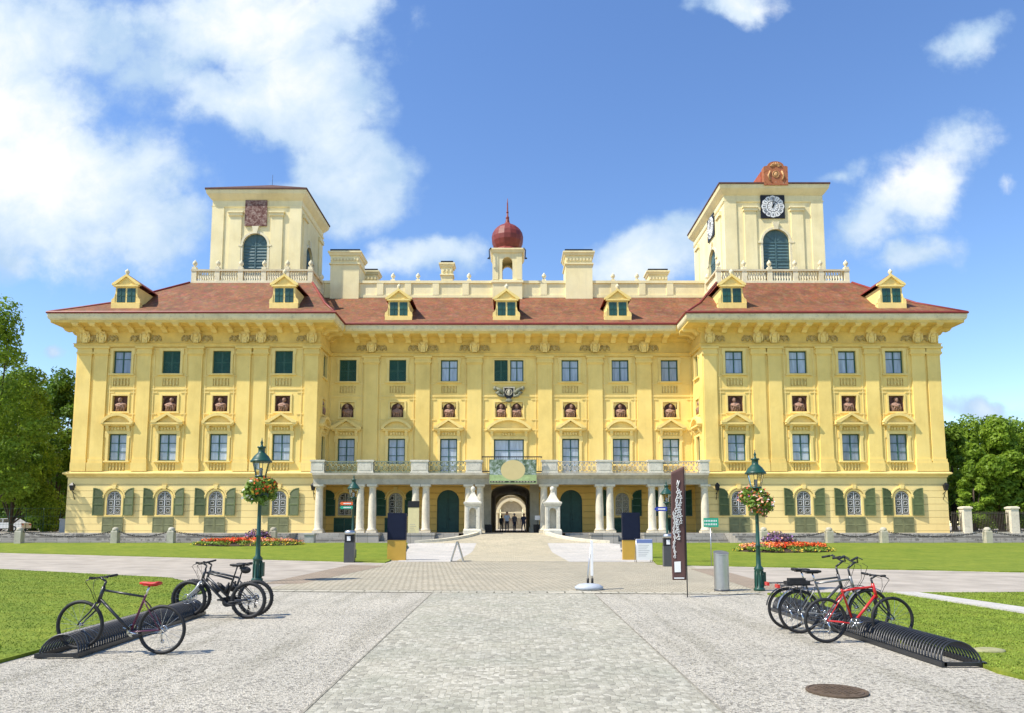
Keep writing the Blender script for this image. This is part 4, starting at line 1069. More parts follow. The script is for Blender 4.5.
# coat of arms between the upper windows
x, y, z = -.3, YM, 14.1
g = MB(); g.mi = 0
g.prism([(x-.5, z+1.05), (x+.5, z+1.05), (x+.5, z+.3), (x, z-.15), (x-.5, z+.3)], y-.2, y-.02)
g.mi = 1
for p in ((x-.56, x-.44), (x+.44, x+.56)): g.box(p[0], p[1], y-.26, y-.03, z+.2, z+1.1)
g.box(x-.56, x+.56, y-.27, y-.03, z+1.02, z+1.14); g.ball((x, y-.2, z+.6), .17, .1, .3); g.torus((x, y-.22, z+.62), .3, .04)
g.mi = 2
for s in (-1, 1):
    g.tube([(x+s*.5, y-.16, z+.5), (x+s*.9, y-.2, z+.85), (x+s*1.35, y-.16, z+1.1)], [.16, .18, .1], 7); g.tube([(x+s*.45, y-.16, z+.2), (x+s*.85, y-.2, z+.3), (x+s*1.3, y-.16, z+.65)], [.12, .16, .08], 7)
    g.ball((x+s*1.35, y-.2, z+1.0), .18, .14, .22); g.ball((x+s*1.05, y-.2, z+.55), .2, .15, .18)
g.ball((x, y-.2, z-.2), .34, .15, .2)
g.build('coat_of_arms', ['iron', 'stone', mat('tarnished_relief', (.22, .22, .15), .8, .4, 6)], PAL)

# ---- balcony on columns
g = MB(); YB = 64.35; bx0, bx1 = Xp(312.5, YB, 6), Xp(708.5, YB, 6)
g.prism([(YB+.35, 5.5), (YB+.25, 5.5), (YB+.25, 6.0), (YB+.1, 6.1), (YB-.05, 6.25), (YB-.15, 6.3), (YB-.15, 6.5), (YM-.06, 6.5), (YM-.06, 5.9), (YB+.95, 5.9), (YB+.95, 5.5)], bx0, bx1, 'x')
bal = g.build('balcony', 'stone', PAL)
g = MB()
PED = [(311, 324), (357.5, 373), (411, 428), (466, 482), (542, 557.5), (597, 612), (648.5, 663), (700, 709)]
pe = [(Xp(a, YB, 7), Xp(b_, YB, 7)) for a, b_ in PED]
for a, b_ in pe:
    g = MB(); g.box(a, b_, YB-.05, YB+.75, 6.5, 7.5); g.box(a-.07, b_+.07, YB-.12, YB+.82, 7.5, 7.66); g.box(a-.05, b_+.05, YB-.1, YB+.8, 6.5, 6.62)
    g.box(a+.12, b_-.12, YB-.075, YB-.05, 6.75, 7.35); g.build('balcony_pedestal', 'sentrystone', bal)
for i in range(len(pe)-1):
    a, b_ = pe[i][1]+.02, pe[i+1][0]-.02; y = YB+.2
    mm = 'shadedpatina' if i < 3 else 'stone'  # left panels: patina plus the wing's shade in the green; right: sunlit pale
    zl, zh = 6.6, 7.52
    if i == 3: y -= .55; zh = 7.9; mm = 'iron'
    g = MB()
    for z in (zl, zh): g.box(a, b_, y-.04, y+.04, z-.045, z+.045)
    if i != 3:
        g.box(a, b_, y-.02, y+.02, zh-.22, zh-.18)
        n = int((b_-a)/.42)
        for k in range(n):
            x0 = a+(b_-a)*k/n; x1 = a+(b_-a)*(k+1)/n; xm = (x0+x1)/2
            g.box(x0-.015, x0+.015, y-.015, y+.015, zl, zh); g.tube([(x0, y, zl), (x1, y, zh-.2)], .026, 4); g.tube([(x1, y, zl), (x0, y, zh-.2)], .026, 4)
            g.torus((xm, y, (zl+zh-.2)/2), .13, .026, 'y', 10, 4); g.ball((xm, y, zh-.1), .07, .03, .07, 6, 4)
    else:
        n = int((b_-a)/.16)
        for k in range(n+1): x0 = a+(b_-a)*k/n; g.box(x0-.012, x0+.012, y-.012, y+.012, zl, zh)
        for xx in (a, b_): g.box(xx-.03, xx+.03, y, y+.6, zh-.03, zh+.03)
    g.build('balcony_railing', mm, bal)
g = MB()
g.box(-.46, .46, -.46, .46, 0, .2); g.lathe([(.44, .2), (.46, .28), (.40, .36), (.36, .42), (.355, 1.4), (.345, 2.4), (.30, 3.78), (.30, 3.8), (.34, 3.84), (.30, 3.88), (.30, 4.0), (.42, 4.12)], (0, 0, 0), 20)
g.box(-.44, .44, -.44, .44, 4.12, 4.3)
COLM = g.mesh('column', 'whitestone')
for px in (319, 360.3, 372.3, 415.5, 425.8, 468.5, 480, 544, 553.5, 599.5, 610, 652, 662, 705):
    inst('column', COLM, PAL, (Xp(px, YB+.62, 3.3), YB+.62, TZ))
for px in (366, 421, 604, 657):                        # column pedestals breaking the stair
    x = Xp(px, 62, 1); g = MB(); g.box(x-1.15, x+1.15, 61.6, 63.3, -.05, TZ+.02); g.box(x-1.2, x+1.2, 61.55, 63.35, TZ-.14, TZ+.03); g.build('stair_pedestal', 'ashlar', PAL)
# ------------------------------------------------------------------ vegetation
def leaf_mesh(name, blobs, n, size, mats, up=.25, seed=1, picks=None, shell=.55):
    """small bent leaf-clump faces spread through the volume of several ellipsoids"""
    rng = np.random.default_rng(seed)
    B = np.array([b[:6] for b in blobs], float); vol = (B[:, 3]*B[:, 4]*B[:, 5])**(2/3); k = rng.choice(len(B), n, p=vol/vol.sum())
    d = rng.normal(size=(n, 3)); d /= np.linalg.norm(d, axis=1)[:, None]
    r = 1 - shell*rng.random(n)**1.6
    wob = 1 + .16*np.sin(d[:, 0]*5.1 + k*1.7) * np.sin(d[:, 2]*4.3 + k) + .10*np.sin(d[:, 1]*9 + k*2.3)
    c = B[k, :3] + d*B[k, 3:]*(r*wob)[:, None]
    nrm = d + rng.normal(size=(n, 3))*.75 + np.array([0, 0, up]); nrm /= np.linalg.norm(nrm, axis=1)[:, None]
    t = np.cross(nrm, rng.normal(size=(n, 3))); t /= np.linalg.norm(t, axis=1)[:, None]; b = np.cross(nrm, t)
    s = size*(.55 + .8*rng.random(n))[:, None]
    V = np.stack([c - t*s, c - b*s*.5 + nrm*s*.12, c + t*s, c + b*s*.5 + nrm*s*.12], 1).reshape(-1, 3)
    me = bpy.data.meshes.new(name)
    me.vertices.add(4*n); me.vertices.foreach_set('co', V.ravel()); me.loops.add(4*n); me.loops.foreach_set('vertex_index', np.arange(4*n))
    me.polygons.add(n); me.polygons.foreach_set('loop_start', np.arange(0, 4*n, 4)); me.polygons.foreach_set('loop_total', np.full(n, 4))
    for m in mats: me.materials.append(M[m])
    if len(mats) > 1: me.polygons.foreach_set('material_index', rng.choice(len(mats), n, p=picks).astype(np.int32))
    me.update(calc_edges=True); return me
def tree(name, label, x, y, h, rad, leaf, n=9000, seed=1, base=.25, size=.30, trunk=.32, group=None, z0=TZ, squash=1.):
    r = random.Random(seed); T = thing(name, label, 'tree', (x, y, z0), group=group)
    blobs = []; g = MB(); ht = h*base
    g.tube([(0, 0, -.1), (.05, .03, ht*.5), (-.04, .05, ht), (r.uniform(-.4, .4), r.uniform(-.4, .4), h*.62)], [trunk*1.25, trunk, trunk*.85, trunk*.35], 9)
    m = 24
    for i in range(m):
        t = (i+.5)/m; zc = h*(base + (1-base)*(.10 + .80*t)); prof = sin(pi*min(1, .22+.78*t*.98))**.7
        a = i*2.4 + r.uniform(-.4, .4); rr = rad*prof*r.uniform(.30, .82)
        br = rad*r.uniform(.24, .44)*(1.05-.35*t)
        p = (rr*cos(a), rr*sin(a)*squash, zc); blobs.append((*p, br, br, br*r.uniform(.62, .85)))
        if i % 3 == 0: g.tube([(0, 0, ht*(.7+.5*t)), (p[0]*.5, p[1]*.5, (ht+zc)/2), p], [trunk*.45, trunk*.25, trunk*.08], 5)
    blobs.append((0, 0, h*.9, rad*.36, rad*.36, h*.12))
    g.build('trunk', 'bark', T)
    inst('crown', leaf_mesh('crown', blobs, int(n*1.6), size*.76, [leaf], seed=seed), T)
    return T
def at(px, Y, z=TZ): return Xp(px, Y, z)
TW = 'trees left of the palace'; TE = 'trees right of the palace'
def hh(py, Y): return Zp(py, Y) - TZ
tree('deciduous_tree', 'tall dark green tree rising highest at the left edge of the picture', at(-14, 66), 66, hh(300, 66), 5.0, 'leafmid', 9500, 3, .10, .24, .30, TW)
tree('deciduous_tree', 'bright green leafy tree in front of the darker trees left of the palace', at(10, 72), 72, hh(366, 72), 4.6, 'leafmid', 10000, 5, .06, .24, .22, TW)
tree('deciduous_tree', 'dark green tree standing closest to the left end of the yellow palace', at(54, 78), 78, hh(371, 78), 4.3, 'leafdark', 9500, 8, .04, .26, .22, TW)
tree('deciduous_tree', 'broad shaded tree behind the tall tree at the far left', at(-20, 86), 86, hh(370, 86), 7.0, 'leafdark', 10000, 12, .12, .30, .35, TW)
tree('deciduous_tree', 'dark round tree filling the back between two slender left trunks', at(34, 92), 92, hh(384, 92), 7.0, 'leafdark', 10000, 14, .05, .32, .35, TW)
for i, (px, py, Y, rad, leaf, lab) in enumerate((
        (955, 424, 80, 4.0, 'leafmid', 'mid green tree touching the right end of the yellow palace'),
        (1002, 418, 66.6, 3.8, 'leafbright', 'light green rounded tree behind the first fence panel right of the palace'),
        (1052, 416, 67, 4.4, 'leafbright', 'bright green tree cut by the right edge of the picture'),
        (975, 417, 90, 6.0, 'leafmid', 'mid green tree standing highest behind the other right trees'),
        (1018, 420, 92, 6.6, 'leafmid', 'mid green tree at the back near the right edge'))):
    tree('deciduous_tree', lab, at(px, Y), Y, hh(py, Y), rad, leaf, 9500, 30+i, .06, .27, .3, TE)
for i, (px, py, Y, rad, leaf, lab) in enumerate(((975, 462, 65.4, 1.5, 'leafbright', 'bushy young tree close behind the iron fence by the right wing'), (1030, 458, 64.8, 1.8, 'leafmid', 'bushy bright young tree close behind the iron fence at the right edge'))):
    tree('young_tree', lab, at(px, Y), Y, hh(py, Y), rad, leaf, 6000, 50+i, .02, .24, .15, TE)
def shrub(label, x, y, rx, rz_, leaf, n, size, seed, group=None, z0=TZ):
    S = thing('shrub', label, 'shrub', (x, y, z0), group=group)
    r = random.Random(seed)
    bl = [(r.uniform(-.6, .6)*rx, r.uniform(-.4, .4)*rx, rz_*r.uniform(.35, .6), rx*.5, rx*.45, rz_*.5) for _ in range(5)]
    inst('foliage', leaf_mesh('foliage', bl, n, size, [leaf], seed=seed), S)
    g = MB()
    for k in range(4): g.tube([(0, 0, -.05), (r.uniform(-.5, .5)*rx, r.uniform(-.3, .3)*rx, rz_*.6)], [.05, .02], 5)
    inst('stem', g.mesh('stem', 'bark'), S)
shrub('small sunlit yellow green shrub at the foot of the left trees', at(47, 75), 75, 1.1, 2.0, 'leafbright', 1600, .16, 61)
shrub('dark low shrub behind the mesh fence beside the parked car', at(30, 84), 84, 3.2, 3.2, 'leafdark', 2600, .26, 62)
shrub('dark undergrowth shrub beside the left corner of the palace', at(62, 88), 88, 2.6, 4.0, 'leafdark', 2600, .26, 63)
shrub('dark undergrowth shrub behind the parked car at the far left', at(-4, 90), 90, 4.0, 3.6, 'leafdark', 2600, .28, 64)

# far wood behind the palace grounds, reads as one mass
for nm, x0, x1, lab in (('far_wood', -230, -60, 'far dark wood closing the view left of the palace'), ('far_wood', 52, 230, 'far dark wood closing the view right of the palace')):
    r = random.Random(int(x1)); bl = []
    for i in range(46): bl.append((r.uniform(x0, x1), r.uniform(128, 170), TZ+r.uniform(2, 6), r.uniform(5, 8), 5, r.uniform(4, 8)))
    tag(inst(nm, leaf_mesh(nm, bl, 26000, .75, ['leafmid'], seed=int(x1) % 97)), lab, 'wood', kind='stuff')

# near lawn blades
def blades(name, poly, n, seed, y_fade):
    rng = np.random.default_rng(seed)
    P = np.array(poly); lo, hi = P.min(0), P.max(0)
    # density falls with distance
    pts = []
    yy = lo[1] + (hi[1]-lo[1])*rng.random(n*6)**1.7; xx = lo[0] + (hi[0]-lo[0])*rng.random(n*6)
    ins = np.zeros(len(xx), bool); j = len(P)-1
    for i in range(len(P)):
        xi, yi, xj, yj = *P[i], *P[j]
        c = ((yi > yy) != (yj > yy)) & (xx < (xj-xi)*(yy-yi)/(yj-yi+1e-9)+xi); ins ^= c; j = i
    vis = (np.abs(xx)/np.maximum(yy, .1) < .78) & (yy > 5.5)
    s0, s1 = G(893, 591.5, .06), G(1045, 614, .06); off = (yy-s0[1]) - (xx-s0[0])*(s1[1]-s0[1])/(s1[0]-s0[0]); ins &= ~((np.abs(off) < .75) & (xx > 4))
    xx, yy = xx[ins & vis][:n], yy[ins & vis][:n]; m = len(xx)
    h = (.006+.018*rng.random(m)); w = .005+.005*rng.random(m) + .0004*yy; a = rng.random(m)*2*pi
    dx, dy = np.cos(a)*w, np.sin(a)*w; lx, ly = rng.normal(size=m)*.02, rng.normal(size=m)*.02
    V = np.stack([np.stack([xx-dx, yy-dy, np.full(m, .045)], 1), np.stack([xx+dx, yy+dy, np.full(m, .045)], 1), np.stack([xx+lx, yy+ly, .05+h], 1)], 1).reshape(-1, 3)
    me = bpy.data.meshes.new(name); me.vertices.add(3*m); me.vertices.foreach_set('co', V.ravel()); me.loops.add(3*m); me.loops.foreach_set('vertex_index', np.arange(3*m))
    me.polygons.add(m); me.polygons.foreach_set('loop_start', np.arange(0, 3*m, 3)); me.polygons.foreach_set('loop_total', np.full(m, 3)); me.materials.append(M['blade']); me.update(calc_edges=True)
    tag(inst(name, me), 'short mown green grass of the lawn beside the bicycle rack', 'grass', kind='stuff')
blades('grass', nlw, 70000, 3, 0)
blades('grass', nle, 55000, 4, 0)

# ------------------------------------------------------------------ flower beds
def gz_far(px, py):                                    # lawn height seen at a pixel of the far lawns
    z = .3
    for _ in range(6):
        x, y = G(px, py, z)
        yn = 46 - .42*(x+30) if x < 0 else 34.5 - .44*(x-8.5)
        z = .045 + LIFT*smooth((y-yn)/(58-yn))
    return x, y, z
def flowerbed(label, px0, px1, py, bush_px, flip):
    x0, y0, z0 = gz_far(px0, py); x1, _, _ = gz_far(px1, py); cx = (x0+x1)/2; L = (x1-x0)/2; W_ = 1.7; y0 += W_*.8
    B = thing('flower_bed', label, 'flower bed', (cx, y0, z0), group='flower beds on the far lawns')
    g = MB(); g.lathe([(1, -.1), (1, .04), (.8, .16), (.4, .24), (.05, .26)], (0, 0, 0), 28, 0, True, L, W_); inst('soil', g.mesh('soil', 'soil'), B)
    def dots(name, n, xr, mats, p, seed, zb, zh, size, rmin=0., rmax=1.):
        rng = np.random.default_rng(seed); bl = []
        for _ in range(90):
            a = rng.random()*2*pi; r = sqrt(rng.uniform(rmin**2, rmax**2)); x = L*r*cos(a)
            if not xr[0] <= x/L <= xr[1]: continue
            bl.append((x, W_*r*sin(a), zb*(1-r*r*.7)+zh, .32, .3, .13))
        o = inst(name, leaf_mesh(name, bl, n, size, mats, 1.2, seed, p), B); return o
    tag(dots('leaves', 2600, (-1, 1), ['leafplant'], None, 1, .2, .12, .09), kind='stuff')
    tag(dots('red_flowers', 2600, (-.8, .25) if not flip else (-.35, .95), ['f_red', 'f_orange', 'leafplant'], [.45, .40, .15], 2, .24, .26, .075, 0, .86), kind='stuff')
    tag(dots('orange_flowers', 1500, (.15, 1) if not flip else (-1, -.1), ['f_pink', 'f_orange', 'f_yellow', 'leafplant'], [.4, .3, .15, .15], 3, .24, .24, .075, 0, .92), kind='stuff')
    tag(dots('yellow_flowers', 900, (-1, 1), ['f_yellow', 'leafplant'], [.45, .55], 4, .1, .12, .07, .86, 1.0), kind='stuff')
    bx, _, _ = gz_far(bush_px, py)
    bl = [(bx-cx+.45*cos(a), .45+.3*sin(a), .62, .62, .55, .42) for a in (0, 1.3, 2.6, 3.9, 5.2)] + [(bx-cx, .45, .85, .8, .6, .4)]
    inst('purple_plant', leaf_mesh('purple_plant', bl, 1700, .085, ['leafpurple', 'f_purple', 'f_pink'], .5, 6, [.8, .13, .07]), B)
flowerbed('oval red and orange flower bed with a purple bush behind the left lamp post', 187, 285, 549.5, 239, False)
flowerbed('oval orange red flower bed with a purple bush behind the right lamp post', 744, 847, 552.5, 792, True)

# ------------------------------------------------------------------ lamps and hanging baskets
def make_lamp(label, x, y, s=1., group='green lanterns on posts', z0=0.):
    T = thing('street_lamp', label, 'lamp post', (x, y, z0), group=group)
    g = MB()
    g.lathe([(.17, 0), (.17, .08), (.125, .12), (.125, .62), (.145, .66), (.145, .70), (.075, .78), (.066, 1.35), (.085, 1.37), (.085, 1.42), (.062, 1.45), (.05, 2.75), (.085, 2.78), (.085, 2.84), (.05, 2.9), (.045, 3.05), (.10, 3.12), (.13, 3.17), (.05, 3.2)], (0, 0, 0), 16)
    for k in range(8): a = 2*pi*k/8; g.tube([(.135*cos(a), .135*sin(a), .12), (.135*cos(a), .135*sin(a), .62)], .014, 5)
    g.build('post', 'lamp_green', T)
    g = MB(); g.box(.13, .2, -.06, .06, .16, .58); g.build('inspection_box', 'lamp_green', T)
    g = MB(); g.add([(r*cos(2*pi*k/6), r*sin(2*pi*k/6), zz) for r, zz in ((.15, 3.2), (.262, 3.66)) for k in range(6)], [(k, (k+1) % 6, 6+(k+1) % 6, 6+k) for k in range(6)]); g.build('lantern_glass', 'lampglass', T)
    g = MB()
    for k in range(6): a = 2*pi*k/6; g.tube([(.155*cos(a), .155*sin(a), 3.2), (.267*cos(a), .267*sin(a), 3.67)], .010, 5)
    g.lathe([(.18, 3.17), (.18, 3.22), (.16, 3.22)], (0, 0, 0), 12)
    g.build('lantern_frame', 'lamp_green', T)
    g = MB(); g.lathe([(.03, 3.2), (.05, 3.25), (.05, 3.38), (.06, 3.42), (.03, 3.46)], (0, 0, 0), 10); g.build('bulb', 'greystone', T)
    g = MB(); g.lathe([(.325, 3.63), (.325, 3.68), (.295, 3.70), (.22, 3.82), (.12, 3.92), (.10, 3.94), (.10, 4.06), (.13, 4.08), (.13, 4.12), (.05, 4.12), (.03, 4.2), (.045, 4.24), (.02, 4.30), (.006, 4.4)], (0, 0, 0), 16); g.build('lantern_roof', 'lamp_green', T)
    T.scale = (s, s, s); return T
lx, ly = G(257, 581.5); make_lamp('green lantern post behind the two black bicycles at left, a flower basket under its lantern', lx, ly, (143/ (F/ly*1.0))/4.4*1.0)
rx, ry = G(759.5, 591); make_lamp('green lantern post beside the steel bin at right, a flower basket under its lantern', rx, ry, (140/(F/ry))/4.4)
fx, fy = G(350, 561.5); fs = (87.5/(F/fy))/4.4; make_lamp('distant green lantern post with orange and green direction arrows, left of the gate', fx, fy+.5, fs)
hx, hy = G(670.5, 564); hs_ = (84/(F/hy))/4.4; make_lamp('distant green lantern post with a blue direction arrow, behind the brown banner', hx, hy+.6, hs_)
def basket(label, x, y, s, mix, pk, nf=560, split=False):
    zc = 2.78*s
    B = thing('hanging_basket', label, 'flower basket', (x, y, zc), group='flower baskets on the lamp posts')
    r = .36*s*1.15
    g = MB(); g.lathe([(.1*s, -.34*s), (.26*s, -.2*s), (.3*s, 0), (.1*s, .01*s)], (0, 0, 0), 12); inst('bowl', g.mesh('bowl', 'lamp_green'), B)
    rnd = random.Random(int(x*10)); bl = [(r*.75*cos(a), r*.75*sin(a), r*rnd.uniform(-.3, .45), r*.5, r*.5, r*.55) for a in [2*pi*k/9 for k in range(9)]] + [(0, 0, r*.4, r*.8, r*.8, r*.5), (r*.3, -r*.5, -r*.75, r*.42, r*.3, r*.4), (-r*.35, -r*.5, -r*.55, r*.35, r*.3, r*.4)]
    inst('foliage', leaf_mesh('foliage', bl, 2100, .075*s, ['leafplant'], .5, 5), B)
    fb = [(b[0]*1.1, b[1]*1.1, b[2]*1.05+.02, b[3]*1.08, b[4]*1.08, b[5]*1.05) for b in bl]
    sets = [(fb, nf, mix, pk)] if not split else [([q for q in fb if q[0] > -.05 and q[2] > -.05], 260, ['f_red', 'f_orange', 'f_yellow'], [.45, .4, .15]), ([q for q in fb if q[0] <= .05], 130, ['f_white', 'f_yellow'], [.75, .25])]
    for k_, (q, n_f, mx, pp) in enumerate(sets): inst('flowers', leaf_mesh('flowers', q, n_f, .055*s, mx, .3, 7+k_, pp, .15), B)['kind'] = 'stuff'
    g = MB(); g.lathe([(.1*s, -.02*s), (.12*s, .1*s), (.06*s, .22*s)], (0, 0, 0), 10); inst('bracket', g.mesh('bracket', 'lamp_green'), B)
    return bl, r
ls = 143/(F/ly)/4.4; rs = 140/(F/ry)/4.4
basket('round hanging basket of red and white flowers on the left lamp post', lx, ly, ls, ['f_red'], None, split=True)
basket('round hanging basket of pink orange and purple flowers on the right lamp post', rx, ry, rs, ['f_pink', 'f_orange', 'f_red', 'f_purple', 'f_white'], [.38, .24, .13, .1, .15], 620)
# direction arrows on the distant lamps (each sign hangs on a post)
def arrow(label, x, y, z, w, h, mtl, left, group=None):
    g = MB(); e = h*.5; s = -1 if left else 1
    pts = [(0, -h/2), (s*(w-e), -h/2), (s*w, 0), (s*(w-e), h/2), (0, h/2)]
    g.mi = 0; g.prism(pts, -.03, .0); g.mi = 1
    for k in range(5): a = .09+k*(w-.28)/5; g.box(*sorted((s*a, s*(a+.07))), -.035, -.0301, -h*.18, h*.16)
    o = g.build('direction_sign', [mtl, 'white'], None, (x, y, z)); tag(o, label, 'direction sign', group); return o
M['orange'] = mat('orange_sign', (.75, .14, .03), .5, .03); M['signgreen'] = mat('green_sign', (.02, .34, .20), .5, .03); M['signblue'] = mat('blue_sign', (.03, .05, .32), .5, .03)
k = F/fy
arrow('orange direction arrow sign on the distant left lamp post', fx, fy+.36, Zp(503.5, fy+.4), 13/k, 3.2/k, 'orange', True)
arrow('green direction arrow sign below the orange one on the distant left lamp post', fx, fy+.36, Zp(507.5, fy+.4), 13/k, 3.0/k, 'signgreen', True)
k = F/hy
arrow('dark blue direction arrow sign on the distant right lamp post', hx-.02, hy+.45, Zp(509, hy+.5), 13/k, 4.2/k, 'signblue', True)

# ------------------------------------------------------------------ bicycles and racks
def hoop_mesh(R=.27, lean=.10):
    g = MB(); N = 14; g.tube([(R*cos(pi*k/N), lean*sin(pi*k/N), .05+R*1.0*sin(pi*k/N)) for k in range(N+1)], .015, 6); return g.mesh('hoop', 'blackpaint')
HM = hoop_mesh()
def rack(label, cx, y0, y1, rz=0., group='bicycle racks on the gravel'):
    T = thing('bicycle_rack', label, 'bicycle rack', (cx, y0, 0), rz, group=group)
    for s in (-1, 1):
        g = MB(); g.box(s*.27-.035, s*.27+.035, 0, y1-y0, .012, .075); g.build('rail', 'blackpaint', T)
    for y in (0, y1-y0-.05):
        g = MB(); g.box(-.27, .27, y, y+.05, .02, .07); g.build('end_bar', 'blackpaint', T)
    n = int((y1-y0-.12)/.075); n = min(n, 96)
    for i in range(n): inst('hoop', HM, T, (0, .06+i*(y1-y0-.12)/(n-1), 0))
    return T
rack('long low black coil bicycle rack at left between gravel and lawn', -6.5, G(55, 659)[1], 15.7, radians(3.5))
rack('long low black coil bicycle rack at right between gravel and lawn', 6.05, G(953, 668)[1], 16.4)

R_ = .335
def wheel_parts(T, x, z=R_, tyre_r=.025, mtb=False):
    g = MB(); g.torus((0, 0, 0), R_-.034, .010, 'y', 36, 6)
    g.tube([(0, -.05, 0), (0, .05, 0)], .022, 10)
    for k in range(18):
        a = 2*pi*k/18; s = 1 if k % 2 else -1; a2 = a+.35*(1 if (k//2) % 2 else -1)
        g.tube([(.02*cos(a2), s*.03, .02*sin(a2)), ((R_-.036)*cos(a), 0, (R_-.036)*sin(a))], .0022, 3, caps=False)
    if mtb: g.torus((0, .055, 0), .085, .006, 'y', 20, 4); g.lathe([(.08, .05)], (0, 0, 0)) if False else None
    w = inst('wheel', g.mesh('wheel', 'chrome'), T, (x, 0, z))
    g = MB(); g.torus((0, 0, 0), R_-tyre_r, tyre_r, 'y', 40, 8)
    if mtb:
        for k in range(48): a = 2*pi*k/48; g.ball((R_*.99*cos(a), .012*(-1)**k, R_*.99*sin(a)), .011, .014, .011, 5, 3)
    inst('tyre', g.mesh('tyre', 'black'), w)
    return w
def bicycle(label, x, y, rz, frame, fork='blackpaint', saddle='black', wb=1.08, mtb=False, bars='flat', carrier=False, bag=None, bottle=False, mud=False, group='bicycles parked in the racks', lift=0., lean=0., dark2=None, forkw=None, bend=False, tr=.025, sh=.95, scale=1.08, seat=True):
    T = thing('bicycle', label, 'bicycle', (x, y, 0), rz, group)
    T.rotation_euler = (lean, -atan2(lift, wb), rz); T.scale = (scale,)*3
    wheel_parts(T, 0, R_, tr, mtb); wheel_parts(T, wb, R_, tr, mtb)
    BBx, BBz = .43, .285; ST = Vector((.28, 0, .76)); HT = Vector((wb-.27, 0, .84)); HB = Vector((wb-.235, 0, .68)); BB = Vector((BBx, 0, BBz))
    if mtb: ST = Vector((.31, 0, .70))
    fm = .021 if mtb else .017
    g = MB(); g.mi = 0
    if bend: g.tube([ST, (ST.x+.2, 0, ST.z+.035), (ST.x+.38, 0, ST.z+.05), HT-Vector((.0, 0, .02))], fm, 8)
    else: g.tube([ST, HT-Vector((0, 0, .02))], fm*.95, 8)
    g.tube([BB, HB+Vector((.005, 0, .03))], fm*1.25, 8)
    g.mi = 1 if dark2 else 0
    g.tube([BB, ST, ST+(ST-BB)*.06], fm, 8)
    for s in (-1, 1):
        g.tube([(0, s*.065, R_), (BBx-.08, s*.04, BBz+.005), (BBx, s*.02, BBz)], .010, 6); g.tube([(0, s*.065, R_), (ST.x-.05, s*.04, ST.z-.11), (ST.x, s*.015, ST.z-.05)], .009, 6)
    g.mi = 0; g.tube([HB-Vector((-.01, 0, .03)), HT+Vector((-.01, 0, .03))], .024, 10); g.tube([(BBx, -.045, BBz), (BBx, .045, BBz)], .03, 10)
    g.build('frame', [frame, dark2 or frame], T)
    g = MB(); fr = .02 if mtb else .012
    top = HB-Vector((-.012, 0, .035))
    for s in (-1, 1): g.tube([(top.x, s*.055, top.z), (top.x+.07, s*.06, .52), (wb-.02 if not mtb else wb, s*.06, R_+.04), (wb, s*.055, R_)], [fr*1.1, fr*1.1, fr*.8, fr*.7], 7)
    g.tube([(top.x, -.06, top.z), (top.x, .06, top.z)], fr*1.2, 7)
    g.build('fork', fork if not forkw else forkw, T)
    st = HT + Vector((-.03, 0, .10)); hb = st + Vector((.09, 0, .05))
    if bars == 'high': st = HT + Vector((-.03, 0, .15)); hb = st + Vector((.12, 0, .09))
    g = MB(); g.tube([HT, st], .016, 8); g.tube([st, hb], .016, 8)
    w = .31
    if bars == 'flat': path = [(hb.x-.05, -w, hb.z+.015), (hb.x-.01, -.14, hb.z), (hb.x, 0, hb.z), (hb.x-.01, .14, hb.z), (hb.x-.05, w, hb.z+.015)]
    else: path = [(hb.x-.20, -w, hb.z+.05), (hb.x-.08, -.22, hb.z+.08), (hb.x, -.08, hb.z), (hb.x, .08, hb.z), (hb.x-.08, .22, hb.z+.08), (hb.x-.20, w, hb.z+.05)]
    g.tube(path, .012, 7)
    H = g.build('handlebar', 'blackpaint', T)
    for s, q in ((0, 1), (-1, -2)):
        a, b_ = Vector(path[s]), Vector(path[q]); d = (b_-a).normalized()
        gg = MB(); gg.tube([a-d*.01, a+d*.12], .018, 8); gg.build('grip', 'black', H)
        gg = MB(); c = a+d*.16; gg.tube([c, c+Vector((.04, 0, -.01)), c+Vector((.05, -d.y*.10, -.03))], .008, 5); gg.ball(c, .022, .02, .02, 6, 4); gg.build('brake_lever', 'blackpaint', H)
    gg = MB()
    for s in (-1, 1): gg.tube([(hb.x+.03, s*.16, hb.z-.01), (hb.x+.14, s*.10, hb.z-.06), (hb.x+.10, s*.03, HT.z-.02), (HB.x+.03, s*.02, HB.z-.05)], .004, 4)
    gg.build('cable', 'black', H)
    sp = ST + (ST-BB).normalized()*(.16 if not mtb else .24); sz = sp.z
    if seat:
        g = MB(); g.tube([ST, sp], .0135, 8); g.build('seatpost', 'chrome' if not mtb else 'blackpaint', T)
        g = MB(); N = 10; prof = [(-.14, .075), (-.10, .082), (-.04, .065), (.03, .032), (.09, .022), (.14, .015)]
        V = []; 
        for px_, wd in prof:
            for k in range(N): a = 2*pi*k/N; V.append((sp.x+px_, wd*cos(a), sz+.03+.026*sin(a)*(1 if px_ < .1 else .6) + (.012 if px_ < -.08 else 0)))
        g.add(V, [(j*N+i, j*N+(i+1) % N, (j+1)*N+(i+1) % N, (j+1)*N+i) for j in range(5) for i in range(N)] + [list(range(N))[::-1], list(range(5*N, 6*N))], True)
        for s in (-1, 1): g.tube([(sp.x-.1, s*.03, sz+.005), (sp.x+.08, s*.02, sz+.005)], .006, 5)
        g.build('saddle', saddle, T)
    g = MB(); g.lathe([(.085, -.004), (.09, 0), (.085, .004)], (0, 0, 0), 28); 
    for v in range(len(g.V)): a = g.V[v]; g.V[v] = (BBx+a[0], -.055+a[2], BBz+a[1])
    g.tube([(BBx, -.075, BBz), (BBx, .075, BBz)], .018, 8)
    for k in range(5): a = 2*pi*k/5; g.tube([(BBx, -.058, BBz), (BBx+.08*cos(a), -.058, BBz+.08*sin(a))], .008, 5)
    ca = radians(20)
